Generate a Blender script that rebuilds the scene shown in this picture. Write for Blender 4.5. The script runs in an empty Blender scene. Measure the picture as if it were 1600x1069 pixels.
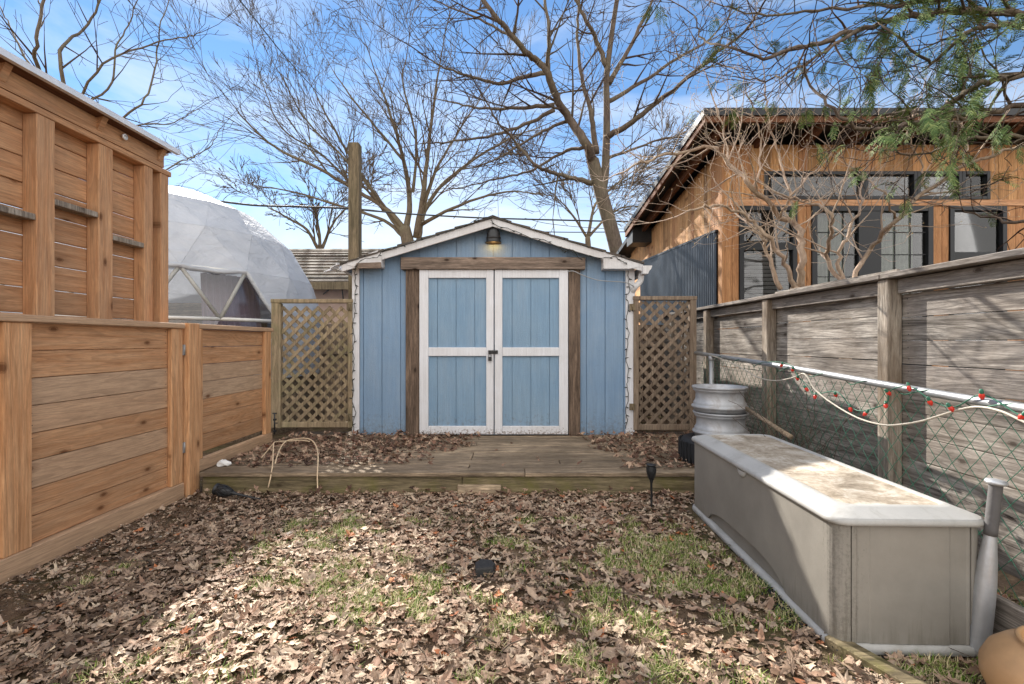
import bpy, math, random
import numpy as np
from mathutils import Vector, Matrix, noise as mnoise
R = random.Random(11)
scene = bpy.context.scene
COL = scene.collection
F, CX, CY, EYE = 755.0, 800.0, 534.5, 1.18

# ------------------------------------------------------------------ helpers
def px(x, y, Y):
    return Vector(((x-CX)*Y/F, Y, EYE+(CY-y)*Y/F))
def pxX(x, y, X):
    return px(x, y, X*F/(x-CX))
def gp(x, y, z=0.0):
    return px(x, y, F*(EYE-z)/(y-CY))
def lin(r, g, b, k=1.0):
    f = lambda c: (c/255/12.92 if c/255 <= .04045 else ((c/255+.055)/1.055)**2.4)*k
    return (f(r), f(g), f(b), 1.0)
def catmull(pts, n=5):
    out = []
    P = [pts[0]*2-pts[1]] + list(pts) + [pts[-1]*2-pts[-2]]
    for i in range(1, len(P)-2):
        p0, p1, p2, p3 = P[i-1], P[i], P[i+1], P[i+2]
        for k in range(n):
            t = k/n
            out.append(.5*((2*p1)+(p2-p0)*t+(2*p0-5*p1+4*p2-p3)*t*t+(3*p1-p0-3*p2+p3)*t**3))
    out.append(pts[-1].copy())
    return out

class MB:
    def __init__(s):
        s.v, s.f, s.m, s.sm = [], [], [], []
        s.mi = 0; s.smooth = False
    def add(s, vs, fs, smooth=None):
        b = len(s.v); s.v.extend([tuple(v) for v in vs])
        for f in fs:
            s.f.append([i+b for i in f]); s.m.append(s.mi); s.sm.append(s.smooth if smooth is None else smooth)
    def box(s, x0, x1, y0, y1, z0, z1):
        vs = [(x, y, z) for x in (x0, x1) for y in (y0, y1) for z in (z0, z1)]
        s.add(vs, [(0,1,3,2),(4,6,7,5),(0,4,5,1),(2,3,7,6),(0,2,6,4),(1,5,7,3)])
    def beam(s, a, b, w, h, up=(0,0,1)):
        a = Vector(a); b = Vector(b); d = (b-a).normalized(); up = Vector(up)
        if abs(d.dot(up)) > .98: up = Vector((0,1,0))
        sd = d.cross(up).normalized(); u = sd.cross(d)
        vs = []
        for p in (a, b):
            for i, j in ((-1,-1),(1,-1),(1,1),(-1,1)):
                vs.append(p+sd*(i*w/2)+u*(j*h/2))
        s.add(vs, [(0,1,2,3),(7,6,5,4),(0,4,5,1),(1,5,6,2),(2,6,7,3),(3,7,4,0)])
    def prism(s, poly, off):
        off = Vector(off); n = len(poly)
        vs = [Vector(p) for p in poly]+[Vector(p)+off for p in poly]
        s.add(vs, [tuple(range(n)), tuple(range(2*n-1, n-1, -1))]+[(i, i+n, (i+1) % n+n, (i+1) % n) for i in range(n)])
    def tube(s, pts, rad, n=6, cap=True):
        pts = [Vector(p) for p in pts]
        if not isinstance(rad, (list, tuple)): rad = [rad]*len(pts)
        d = (pts[1]-pts[0]).normalized()
        u = d.orthogonal().normalized(); w = d.cross(u)
        vs = []; N = len(pts)
        for i, p in enumerate(pts):
            if i: 
                nd = (pts[min(i+1, N-1)]-pts[i-1])
                if nd.length > 1e-9: d = nd.normalized()
                u = (u-d*u.dot(d))
                u = u.normalized() if u.length > 1e-6 else d.orthogonal().normalized()
                w = d.cross(u)
            for k in range(n):
                a = 2*math.pi*k/n
                vs.append(p+(u*math.cos(a)+w*math.sin(a))*rad[i])
        fs = [(i*n+k, i*n+(k+1) % n, (i+1)*n+(k+1) % n, (i+1)*n+k) for i in range(N-1) for k in range(n)]
        if cap:
            fs += [tuple(range(n-1, -1, -1)), tuple(range((N-1)*n, N*n))]
        s.add(vs, fs, True)
    def lathe(s, prof, c, n=32, axis=None, smooth=True, jitter=None):
        c = Vector(c); q = Vector((0,0,1)).rotation_difference(Vector(axis)) if axis else None
        vs = []
        for r, z in prof:
            for k in range(n):
                a = 2*math.pi*k/n; p = Vector((r*math.cos(a), r*math.sin(a), z))
                if q: p = q @ p
                vs.append(c+p)
        s.add(vs, [(i*n+k, i*n+(k+1) % n, (i+1)*n+(k+1) % n, (i+1)*n+k) for i in range(len(prof)-1) for k in range(n)], smooth)
    def loops(s, L, smooth=True, cap0=True, cap1=True, closed=True):
        n = len(L[0]); vs = [p for l in L for p in l]
        m = n if closed else n-1
        fs = [(i*n+k, i*n+(k+1) % n, (i+1)*n+(k+1) % n, (i+1)*n+k) for i in range(len(L)-1) for k in range(m)]
        s.add(vs, fs, smooth)
        if cap0: s.add(L[0], [tuple(range(n-1, -1, -1))], False)
        if cap1: s.add(L[-1], [tuple(range(n))], False)
    def build(s, name, mats, parent=None, local=False, bevel=0, seg=1, loc=None):
        me = bpy.data.meshes.new(name)
        o0 = Vector((0,0,0))
        if parent is not None and not local:
            q = parent
            while q is not None: o0 = o0+q.location; q = q.parent
        if loc is not None: o0 = Vector(loc)
        vs = s.v if o0.length == 0 else [(a-o0.x, b-o0.y, c-o0.z) for a, b, c in s.v]
        me.from_pydata(vs, [], s.f)
        if not isinstance(mats, (list, tuple)): mats = [mats]
        for m in mats: me.materials.append(m)
        me.polygons.foreach_set('material_index', s.m); me.polygons.foreach_set('use_smooth', s.sm)
        me.update()
        o = bpy.data.objects.new(name, me); COL.objects.link(o)
        if loc is not None: o.location = loc
        if parent is not None: o.parent = parent
        if bevel:
            b = o.modifiers.new('bevel', 'BEVEL'); b.width = bevel; b.segments = seg; b.limit_method = 'ANGLE'; b.angle_limit = math.radians(40)
        return o

def tag(o, label=None, cat=None, group=None, kind=None):
    if label: o['label'] = label
    if cat: o['category'] = cat
    if group: o['group'] = group
    if kind: o['kind'] = kind
    return o
def thing(name, label, cat, loc=(0,0,0), group=None, rz=0):
    o = bpy.data.objects.new(name, None); COL.objects.link(o)
    o.location = loc; o.rotation_euler = (0,0,rz); o.empty_display_size = .1
    return tag(o, label, cat, group)

# ------------------------------------------------------------------ materials
class NT:
    def __init__(s, name):
        s.m = bpy.data.materials.new(name); s.m.use_nodes = True
        s.t = s.m.node_tree; s.b = s.t.nodes['Principled BSDF']; s.out = s.t.nodes['Material Output']
    def n(s, typ, **kw):
        nd = s.t.nodes.new(typ)
        for k, v in kw.items():
            if k in nd.inputs: nd.inputs[k].default_value = v
            else: setattr(nd, k, v)
        return nd
    def l(s, a, b): s.t.links.new(a, b)
    def coords(s, scale=(1,1,1), island=True):
        tc = s.n('ShaderNodeTexCoord'); src = tc.outputs['Object']
        if island:
            g = s.n('ShaderNodeNewGeometry'); cm = s.n('ShaderNodeVectorMath', operation='SCALE'); cm.inputs[0].default_value = (13.1, 7.7, 19.3)
            s.l(g.outputs['Random Per Island'], cm.inputs['Scale'])
            ad = s.n('ShaderNodeVectorMath', operation='ADD'); s.l(src, ad.inputs[0]); s.l(cm.outputs[0], ad.inputs[1]); src = ad.outputs[0]
        mp = s.n('ShaderNodeMapping'); mp.inputs['Scale'].default_value = scale; s.l(src, mp.inputs['Vector'])
        return mp.outputs['Vector']
    def noise(s, vec, scale=5, detail=4, rough=.6, dist=0):
        nd = s.n('ShaderNodeTexNoise'); nd.inputs['Scale'].default_value = scale; nd.inputs['Detail'].default_value = detail
        nd.inputs['Roughness'].default_value = rough; nd.inputs['Distortion'].default_value = dist
        if vec is not None: s.l(vec, nd.inputs['Vector'])
        return nd.outputs['Fac']
    def ramp(s, fac, stops, interp='LINEAR'):
        nd = s.n('ShaderNodeValToRGB'); e = nd.color_ramp.elements; nd.color_ramp.interpolation = interp
        while len(e) < len(stops): e.new(.5)
        for i, (p, c) in enumerate(stops):
            e[i].position = p
            e[i].color = c if isinstance(c, (tuple, list)) else (c, c, c, 1)
        s.l(fac, nd.inputs['Fac']); return nd.outputs['Color']
    def mix(s, fac, a, b, mode='MIX'):
        nd = s.n('ShaderNodeMix', data_type='RGBA', blend_type=mode)
        for sock, val in ((nd.inputs[0], fac), (nd.inputs[6], a), (nd.inputs[7], b)):
            if hasattr(val, 'default_value') and not isinstance(val, (int, float, tuple)): s.l(val, sock)
            else: sock.default_value = val
        return nd.outputs[2]
    def math(s, op, a, b=0.0, clamp=False):
        nd = s.n('ShaderNodeMath', operation=op, use_clamp=clamp)
        for i, v in enumerate((a, b)):
            if isinstance(v, (int, float)): nd.inputs[i].default_value = v
            else: s.l(v, nd.inputs[i])
        return nd.outputs[0]
    def bump(s, h, strength=.3, dist=.01):
        nd = s.n('ShaderNodeBump'); nd.inputs['Strength'].default_value = strength; nd.inputs['Distance'].default_value = dist
        s.l(h, nd.inputs['Height']); s.l(nd.outputs['Normal'], s.b.inputs['Normal'])
    def island(s):
        return s.n('ShaderNodeNewGeometry').outputs['Random Per Island']
    def done(s, color=None, rough=.7, metal=0, spec=.3):
        if color is not None:
            if isinstance(color, tuple): s.b.inputs['Base Color'].default_value = color
            else: s.l(color, s.b.inputs['Base Color'])
        if isinstance(rough, (int, float)): s.b.inputs['Roughness'].default_value = rough
        else: s.l(rough, s.b.inputs['Roughness'])
        s.b.inputs['Metallic'].default_value = metal; s.b.inputs['Specular IOR Level'].default_value = spec
        return s.m

AX = {'X': (.55,9,9), 'Y': (9,.55,9), 'Z': (9,9,.55)}
AK = {'X': (2.0,7,7), 'Y': (7,2.0,7), 'Z': (7,7,2.0)}
AF = {'X': ('X','Y',3.0,5.5), 'Y': ('Y','Z',3.0,6.0), 'Z': ('Z','Y',3.0,6.0), 'ZY': ('Z','X',3.0,6.0), 'XZ': ('X','Z',3.0,5.5)}
AS = {'X': (.32,5,5), 'Y': (5,.32,5), 'Z': (5,5,.32)}
def wood(name, c1, c2, axis='Y', var=.35, rough=.75, knots=.8, weather=None, wamt=.5, alt=None, stain=None, streak=.5, bump=.35, ring=.18, kflat=None):
    t = NT(name)
    v = t.coords(AX[axis])
    g = t.noise(v, 3.0, 6, .65, .8)
    g2 = t.noise(v, 7.5, 4, .75, .3)
    col = t.ramp(g, [(.36, c1), (.64, c2)])
    isl = t.island()
    if alt:
        col = t.mix(t.ramp(isl, [(.55, 0.0), (.95, .75)]), col, alt)
    gr = t.noise(t.coords(AS[axis]), 1.6, 2, .5, .5)
    fr = t.math('FRACT', t.math('MULTIPLY', gr, 17.0))
    col = t.mix(1.0, col, t.ramp(fr, [(0, 1-ring), (.10, 1-ring*.8), (.45, 1.0), (.9, 1.05), (1, 1-ring)]), 'MULTIPLY')
    g3 = t.noise(v, 26, 3, .7, .2)
    col = t.mix(1.0, col, t.ramp(g3, [(.32, 1-streak*.9), (.58, 1.06)]), 'MULTIPLY')
    br = t.ramp(isl, [(0, 1-var), (.5, 1.0), (1, 1+var*.6)])
    col = t.mix(1.0, col, br, 'MULTIPLY')
    col = t.mix(1.0, col, t.ramp(g2, [(.3, 1-streak), (.6, 1.08)]), 'MULTIPLY')
    if weather:
        w = t.noise(t.coords((1.3,1.3,1.3), False), 1.6, 5, .7, .4)
        w2 = t.math('ADD', w, t.math('MULTIPLY', g, .35))
        col = t.mix(t.ramp(w2, [(.52, 0.0), (.85, wamt)]), col, weather)
    if stain:
        sn = t.noise(t.coords((2.2,2.2,2.2), False), 1.5, 5, .7, .6)
        col = t.mix(t.ramp(sn, [(.48, 0.0), (.72, .6)]), col, stain)
    if knots:
        vo = t.n('ShaderNodeTexVoronoi', feature='F1', voronoi_dimensions='2D'); vo.inputs['Scale'].default_value = 1.0; vo.inputs['Randomness'].default_value = .9
        ka = AF[kflat or axis]; sx = t.n('ShaderNodeSeparateXYZ'); t.l(t.coords((1,1,1)), sx.inputs[0]); cb = t.n('ShaderNodeCombineXYZ'); t.l(t.math('MULTIPLY', sx.outputs[ka[0]], ka[2]), cb.inputs[0]); t.l(t.math('MULTIPLY', sx.outputs[ka[1]], ka[3]), cb.inputs[1]); t.l(cb.outputs[0], vo.inputs['Vector'])
        sc_ = t.n('ShaderNodeSeparateColor'); t.l(vo.outputs['Color'], sc_.inputs[0])
        kd = t.math('ADD', vo.outputs['Distance'], t.math('MULTIPLY', g3, .05))
        rnd = t.math('GREATER_THAN', sc_.outputs[0], .68)
        km = t.ramp(kd, [(.07, 1.0), (.09, .55), (.10, .8), (.12, .3), (.26, 0.0)])
        col = t.mix(t.math('MULTIPLY', t.math('MULTIPLY', km, rnd), knots), col, (c1[0]*.30, c1[1]*.25, c1[2]*.22, 1))
    t.bump(t.math('ADD', g, t.math('ADD', t.math('MULTIPLY', g2, .6), t.math('MULTIPLY', g3, .5))), bump, .006)
    return t.done(col, rough, 0, .25)

def plain(name, c, rough=.6, metal=0, spec=.4, nscale=6, namt=.15, bscale=60, bstr=.12, dirt=None, damt=.4, dscale=2.5):
    t = NT(name); v = t.coords((1,1,1), False)
    n1 = t.noise(v, nscale, 5, .65)
    col = t.mix(1.0, c, t.ramp(n1, [(.3, 1-namt), (.7, 1+namt*.6)]), 'MULTIPLY')
    if dirt:
        d = t.noise(v, dscale, 6, .7, .5)
        col = t.mix(t.ramp(d, [(.5, 0.0), (.72, damt)]), col, dirt)
    t.bump(t.noise(v, bscale, 3, .6), bstr, .004)
    return t.done(col, rough, metal, spec)

M = {}
M['cedar_Y'] = wood('cedar_boards', lin(184,134,94), lin(208,163,123), 'Y', .26, .7, .95, lin(168,136,108), .35, alt=lin(172,152,130), streak=.2, bump=.2)
M['cedar_Z'] = wood('cedar_posts', lin(186,136,95), lin(208,163,122), 'Z', .15, .7, .95, streak=.2, bump=.2)
M['cedarold_Y'] = wood('cedar_screen_boards', lin(181,132,94), lin(206,161,121), 'Y', .25, .75, .95, lin(160,128,104), .45, streak=.25, bump=.2)
M['cedarold_Z'] = wood('cedar_screen_studs', lin(181,132,94), lin(206,161,121), 'Z', .15, .75, .95, lin(160,128,104), .4, streak=.22, bump=.2)
M['grey_Y'] = wood('weathered_boards', lin(114,106,99), lin(210,202,192), 'Y', .3, .85, .9, lin(106,94,82), .65, alt=lin(140,132,126), streak=.42, bump=.6, ring=.42)
M['grey_Z'] = wood('weathered_posts', lin(122,112,102), lin(200,190,176), 'Z', .25, .85, .7, lin(112,92,72), .7, streak=.5, bump=.6)
M['grey_X'] = wood('deck_wood', lin(126,108,90), lin(214,190,160), 'X', .35, .85, .5, lin(92,80,66), .75, streak=.6, bump=.6)
M['lintel_X'] = wood('brown_lintel_wood', lin(104,90,80), lin(150,132,118), 'X', .12, .8, 1.0, streak=.45, kflat='XZ')
M['lintel_Z'] = wood('brown_jamb_wood', lin(84,70,60), lin(132,112,96), 'Z', .15, .8, 1.0, streak=.5, kflat='ZY')
M['moss_X'] = wood('mossy_board', lin(92,82,64), lin(142,128,100), 'X', .2, .85, .7, stain=lin(104,102,48), kflat='XZ', streak=.45, bump=.5)
M['lat_grey'] = wood('lattice_wood', lin(118,100,86), lin(158,140,122), 'Z', .25, .85, 0, lin(98,88,74), .5, streak=.35)
M['lat_moss'] = wood('mossy_lattice_wood', lin(128,112,90), lin(164,146,120), 'Z', .25, .85, 0, stain=lin(112,112,78), streak=.35)
M['oldpost'] = wood('old_post_wood', lin(96,84,68), lin(146,128,104), 'Z', .1, .85, .5, lin(94,90,66), .4, streak=.5)
M['hcedar_Z'] = wood('house_cedar', lin(184,134,88), lin(216,168,118), 'Z', .5, .7, .8, alt=lin(140,96,66), streak=.3, kflat='ZY')
M['hcedar_X'] = wood('house_cedar_beam', lin(176,128,92), lin(206,160,122), 'X', .25, .7, .8, streak=.3)
M['hdark_Y'] = wood('dark_rafter_wood', lin(96,62,44), lin(120,80,56), 'Y', .3, .8, .3, streak=.3)
def paint(name, c, worn, wamt, peel=None, splash=False):
    t = NT(name); v = t.coords((1,1,1), False)
    n1 = t.noise(v, 2.2, 5, .65)
    col = t.mix(t.ramp(n1, [(.35, 0.0), (.75, wamt)]), c, worn)
    st = t.noise(t.coords((30,30,1.2), False), 2, 4, .7)
    col = t.mix(1.0, col, t.ramp(st, [(.3, .9), (.65, 1.05)]), 'MULTIPLY')
    if splash:
        tc = t.n('ShaderNodeTexCoord'); sx = t.n('ShaderNodeSeparateXYZ'); t.l(tc.outputs['Object'], sx.inputs[0])
        zz = t.math('SUBTRACT', 1.0, t.math('MULTIPLY', sx.outputs['Z'], 3.2), True)
        sp = t.noise(v, 26, 6, .78)
        col = t.mix(t.ramp(t.math('ADD', sp, t.math('MULTIPLY', zz, .22)), [(.60, 0.0), (.80, .55)]), col, lin(104,98,84))
        sp2 = t.noise(t.coords((3,3,.6), False), 2.4, 5, .7)
        col = t.mix(t.ramp(sp2, [(.50, 0.0), (.75, .22)]), col, lin(168,178,188))
    if peel:
        sx = t.n('ShaderNodeSeparateXYZ'); tc = t.n('ShaderNodeTexCoord'); t.l(tc.outputs['Object'], sx.inputs[0])
        zz = t.math('SUBTRACT', 1.0, t.math('MULTIPLY', t.math('SUBTRACT', sx.outputs['Z'], peel[1]), 1/peel[2]), True)
        sp = t.noise(v, 38, 5, .75)
        col = t.mix(t.ramp(t.math('ADD', sp, t.math('MULTIPLY', zz, .28)), [(.70, 0.0), (.78, .85)]), col, peel[0])
    b = t.noise(t.coords((60,60,14), False), 2, 4, .65)
    b2 = t.noise(v, 90, 3, .6)
    t.bump(t.math('ADD', b, b2), .6, .005)
    return t.done(col, .62, 0, .3)
M['blue'] = paint('blue_paint', lin(120,147,176), lin(136,158,179), .7, splash=True)
M['blue_door'] = paint('blue_door_paint', lin(120,149,175), lin(136,159,178), .7, splash=True)
M['white'] = paint('white_paint', lin(220,221,226), lin(202,199,198), .7, peel=(lin(120,104,92), 0.0, .16))
M['white_fascia'] = paint('white_fascia_paint', lin(216,216,218), lin(196,190,186), .8)
M['black'] = plain('black_metal', (.012,.012,.013,1), .45, 0, .5)
M['blackplastic'] = plain('black_plastic', (.018,.019,.021,1), .5, 0, .5)
M['rubber'] = plain('black_rubber', (.02,.021,.024,1), .75, 0, .3, bstr=.3)
M['galv'] = plain('galvanised_steel', lin(168,170,172), .5, .6, .5, dirt=lin(130,124,116), damt=.5)
M['steelrim'] = plain('dull_steel', lin(176,178,182), .5, .25, .5, nscale=7, namt=.25, dirt=lin(124,108,94), damt=.75, dscale=5)
M['greenvinyl'] = plain('green_vinyl_wire', lin(44,102,80), .45, 0, .4)
def taupe():
    t = NT('taupe_plastic'); v = t.coords((1,1,1), False)
    n = t.noise(v, 3, 5, .65); col = t.ramp(n, [(.3, lin(126,122,115)), (.7, lin(146,141,133))])
    tc = t.n('ShaderNodeTexCoord'); sx = t.n('ShaderNodeSeparateXYZ'); t.l(tc.outputs['Object'], sx.inputs[0])
    kx = t.math('SUBTRACT', 1.0, t.math('MULTIPLY', sx.outputs['X'], 6.5), True); ky = t.math('SUBTRACT', 1.0, t.math('MULTIPLY', sx.outputs['Y'], 9.0), True)
    sp = t.noise(v, 70, 5, .8); st = t.noise(t.coords((14,14,1.2), False), 3, 4, .7)
    k = t.math('ADD', t.math('MULTIPLY', t.math('MULTIPLY', kx, ky), .24), t.math('ADD', t.math('MULTIPLY', sp, .55), t.math('MULTIPLY', st, .45)))
    col = t.mix(t.ramp(k, [(.62, 0.0), (.76, .5)]), col, lin(74,71,64))
    low = t.math('SUBTRACT', 1.0, t.math('MULTIPLY', sx.outputs['Z'], 7.0), True)
    col = t.mix(t.ramp(t.math('ADD', t.math('MULTIPLY', low, .3), t.math('MULTIPLY', st, .8)), [(.50, 0.0), (.75, .5)]), col, lin(96,90,78))
    t.bump(t.noise(v, 170, 3, .6), .2, .003)
    return t.done(col, .5, 0, .4)
M['taupe'] = taupe()
M['boxdark'] = plain('dark_taupe_plastic', lin(124,119,111), .6)
M['lidgrey'] = plain('pale_grey_plastic', lin(172,171,168), .5, 0, .4, 4, .1, 160, .15, lin(128,124,116), .55, 7)
M['red'] = plain('red_plastic', lin(214,54,40), .35, 0, .5, bstr=0)
M['whitecable'] = plain('cream_cable', lin(182,174,160), .5)
M['rope'] = plain('pale_rope', lin(214,190,158), .8, bscale=200, bstr=.4)
M['darkwire'] = plain('dark_wire', (.02,.024,.02,1), .6)
M['cablegrey'] = plain('cable_grey', (.035,.036,.04,1), .6)
M['tan'] = plain('tan_glaze', lin(186,146,104), .45, 0, .4, 5, .2, 30, .1, lin(150,124,84), .5, 3)
def tentfab():
    t = NT('tent_fabric'); v = t.coords((1,1,1), False)
    n = t.noise(v, 2.2, 5, .65, .5); col = t.ramp(n, [(.35, lin(222,224,228)), (.7, lin(196,200,206))])
    t.l(col, t.b.inputs['Base Color']); t.b.inputs['Roughness'].default_value = .5
    w = t.noise(t.coords((1.0,1.0,2.2), False), 3.2, 4, .55, 1.2)
    t.bump(w, .7, .05)
    tl = t.n('ShaderNodeBsdfTranslucent'); tl.inputs['Color'].default_value = (.72,.74,.78,1)
    mx = t.n('ShaderNodeMixShader'); mx.inputs[0].default_value = .38
    t.l(t.b.outputs[0], mx.inputs[1]); t.l(tl.outputs[0], mx.inputs[2]); t.l(mx.outputs[0], t.out.inputs['Surface']); return t.m
M['pvc'] = tentfab()
M['strut'] = plain('white_tube', lin(214,212,206), .45)
M['curtain'] = plain('curtain_cloth', lin(160,146,160), .9)
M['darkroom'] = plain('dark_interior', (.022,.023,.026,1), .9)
M['slate'] = plain('dark_slate', (.035,.034,.034,1), .8, bscale=40, bstr=.5)
M['litter'] = plain('white_litter', lin(226,226,224), .5)
M['fascia_metal'] = plain('dark_metal_flashing', lin(24,27,32), .45, .1, .5)
M['whitemetal'] = plain('white_drip_edge', lin(232,234,238), .4, .2, .5)
M['pink'] = plain('pale_pink_render', lin(206,178,162), .85)
M['blind'] = plain('window_blind', lin(176,178,178), .7)
M['curt_green'] = plain('pale_green_curtain', lin(172,188,166), .85, namt=.3)
M['bat'] = plain('brushed_aluminium', lin(184,186,190), .42, .6, .5, 8, .15, 120, .2, lin(150,148,144), .4, 7)
M['batgrip'] = plain('grey_grip_tape', lin(92,90,90), .8, bscale=90, bstr=.4)

def shingles(name, c, c2, rowz=.1):
    t = NT(name); v = t.coords((1,1,1), False)
    br = t.n('ShaderNodeTexBrick'); br.inputs['Scale'].default_value = 1
    br.inputs['Brick Width'].default_value = .3; br.inputs['Row Height'].default_value = rowz; br.inputs['Mortar Size'].default_value = .008
    br.inputs['Color1'].default_value = c; br.inputs['Color2'].default_value = c2; br.inputs['Mortar'].default_value = (.02,.02,.02,1)
    t.l(v, br.inputs['Vector'])
    n1 = t.noise(v, 3, 5, .7)
    col = t.mix(t.ramp(n1, [(.45, 0.0), (.75, .5)]), br.outputs['Color'], (.06,.065,.035,1))
    t.bump(t.noise(v, 120, 3, .7), .5, .004)
    return t.done(col, .9, 0, .2)
M['shingle'] = shingles('asphalt_shingles', lin(92,84,78), lin(76,70,66))
M['oldshingle'] = shingles('brown_shingles', lin(86,72,60), lin(68,58,50), .16)

def corrug():
    t = NT('dark_corrugated_metal'); v = t.coords((1,1,1), False)
    n = t.noise(v, 3, 4, .6)
    col = t.ramp(n, [(.3, lin(42,52,64)), (.7, lin(56,68,82))])
    return t.done(col, .45, .2, .5)
M['corrugated'] = corrug()

def glass(name, tint=(.02,.03,.035,1), rough=.02, refl=.5, trans=.85, base=.13):
    t = NT(name); t.t.nodes.remove(t.b)
    tr = t.n('ShaderNodeBsdfTransparent'); tr.inputs['Color'].default_value = (trans,)*3+(1,)
    gl = t.n('ShaderNodeBsdfGlossy'); gl.inputs['Roughness'].default_value = rough
    mxx = t.n('ShaderNodeMath', operation='MAXIMUM'); mxx.inputs[1].default_value = base
    lw = t.n('ShaderNodeLayerWeight'); lw.inputs['Blend'].default_value = refl
    mx = t.n('ShaderNodeMixShader'); t.l(lw.outputs['Fresnel'], mxx.inputs[0]); t.l(mxx.outputs[0], mx.inputs[0]); t.l(tr.outputs[0], mx.inputs[1]); t.l(gl.outputs[0], mx.inputs[2])
    t.l(mx.outputs[0], t.out.inputs['Surface']); return t.m
M['glass'] = glass('window_glass', refl=.3, trans=.82, base=.07)
M['clearpvc'] = glass('clear_tent_window', rough=.06, refl=.3, trans=.8, base=.10)

def bark(name, c1, c2, sc=6):
    t = NT(name); v = t.coords((4,4,1), False)
    n = t.noise(v, sc, 6, .7, .5)
    n2 = t.noise(t.coords((1,1,1), False), 1.2, 4, .6)
    col = t.ramp(n, [(.3, c1), (.7, c2)])
    col = t.mix(t.ramp(n2, [(.45, 0.0), (.7, .35)]), col, lin(128,124,96))
    t.bump(n, .6, .02)
    return t.done(col, .9, 0, .15)
M['bark_dark'] = bark('dark_bark', lin(70,60,54), lin(118,104,92))
M['bark_mid'] = bark('brown_grey_bark', lin(76,66,56), lin(122,110,94))
M['bark_tan'] = bark('pale_tan_bark', lin(146,122,104), lin(200,178,158))
M['twig_dark'] = bark('dark_twigs', lin(58,48,44), lin(88,72,64))
M['twig_mid'] = bark('brown_twigs', lin(70,60,52), lin(104,92,80))
M['twig_tan'] = bark('tan_twigs', lin(160,138,122), lin(206,186,168))
M['bud'] = plain('pale_buds', lin(196,172,128), .7)

def leafmat(name, stops, trans=.25):
    t = NT(name); isl = t.island()
    col = t.ramp(isl, stops)
    v = t.coords((1,1,1), True)
    col = t.mix(1.0, col, t.ramp(t.noise(v, 30, 4, .65), [(.3, .72), (.7, 1.15)]), 'MULTIPLY')
    t.bump(t.noise(v, 70, 3, .6), .5, .003)
    m = t.done(col, .7, 0, .25)
    return m
M['leaf'] = leafmat('dry_maple_leaves', [(0, lin(112,88,70)), (.14, lin(156,130,110)), (.34, lin(180,156,134)), (.55, lin(204,184,158)), (.72, lin(172,144,122)), (.86, lin(150,116,94)), (.97, lin(120,92,76)), (.98, lin(176,108,70)), (1, lin(186,124,86))])
M['leafdeck'] = leafmat('red_brown_leaves', [(0, lin(74,56,48)), (.3, lin(116,88,74)), (.6, lin(156,126,106)), (.85, lin(190,164,140)), (1, lin(124,80,64))])
M['leafdark'] = leafmat('damp_dark_leaves', [(0, lin(84,68,56)), (.35, lin(128,106,88)), (.65, lin(164,140,120)), (.9, lin(188,166,144)), (1, lin(126,96,78))])
M['grass'] = leafmat('thin_lawn_grass', [(0, lin(80,110,40)), (.3, lin(114,140,56)), (.5, lin(148,162,78)), (.55, lin(184,170,126)), (1, lin(212,198,158))])
M['evergreen'] = leafmat('evergreen_sprays', [(0, lin(62,86,46)), (.5, lin(92,116,62)), (1, lin(136,148,90))])
M['chip'] = leafmat('pale_chips', [(0, lin(120,104,88)), (.5, lin(176,164,148)), (1, lin(206,200,190))])

def soil():
    t = NT('dark_soil'); v = t.coords((1,1,1), False)
    n = t.noise(v, 9, 8, .7); n2 = t.noise(v, 60, 5, .75); n3 = t.noise(v, 1.2, 4, .6)
    col = t.ramp(n, [(.3, lin(84,68,54)), (.55, lin(128,106,86)), (.75, lin(164,142,116))])
    col = t.mix(t.ramp(n3, [(.48, 0.0), (.66, .55)]), col, lin(98,104,58))
    col = t.mix(1.0, col, t.ramp(n2, [(.3, .55), (.65, 1.15)]), 'MULTIPLY')
    t.bump(t.math('ADD', n, n2), .9, .02)
    return t.done(col, .95, 0, .15)
M['soil'] = soil()
SKY_STR, SKY_SAT, SKY_VAL, SUN_E, EXPO = .085, 1.13, .80, 5.0, 1.45
CLOUD_LOW, CLOUD_COL = .60, (4.7, 4.95, 5.3, 1)
SKY_FILL = (9.2, 9.0, 8.75, 1)  # made-up fill brightness for the sky behind the camera
# ================================================================== SHED
YS, ZB = 5.24, .172
shed = thing('garden_shed', 'blue painted garden shed with white double doors and a low gable roof', 'shed', (-.2, 6.4, ZB))
RX, RZ = -.203, 2.512                       # ridge, top of roof at the rake
SL = .3075
def roof_z(x): return RZ-SL*abs(x-RX)
SX0, SX1 = -1.70, 1.318
def wall_top(x): return roof_z(x)-.05
groove0, gs = px(597, 0, YS).x, .2015
gx = [SX0+.05]
k = groove0-5*gs
while k < SX1-.05:
    if k > SX0+.08: gx.append(k)
    k += gs
gx.append(SX1-.03)
mb = MB()
for a, b in zip(gx[:-1], gx[1:]):
    x0, x1 = a+.004, b-.004
    poly = [(x0, YS, ZB), (x1, YS, ZB), (x1, YS, wall_top(x1))]
    if x0 < RX < x1: poly.append((RX, YS, wall_top(RX)))
    poly.append((x0, YS, wall_top(x0)))
    mb.prism(poly, (0, .018, 0))
mb.prism([(SX0, YS+.012, ZB), (SX1, YS+.012, ZB), (SX1, YS+.012, wall_top(SX1)), (RX, YS+.012, wall_top(RX)), (SX0, YS+.012, wall_top(SX0))], (0, .06, 0))
for xx in (SX0+.01, SX1-.05):
    y = YS+.08
    while y < 7.6:
        mb.box(xx, xx+.04, y, y+.195, ZB, wall_top(SX0)); y += .2
mb.prism([(SX0, 7.62, ZB), (SX1, 7.62, ZB), (SX1, 7.62, wall_top(SX1)), (RX, 7.62, wall_top(RX)), (SX0, 7.62, wall_top(SX0))], (0, .05, 0))
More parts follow.
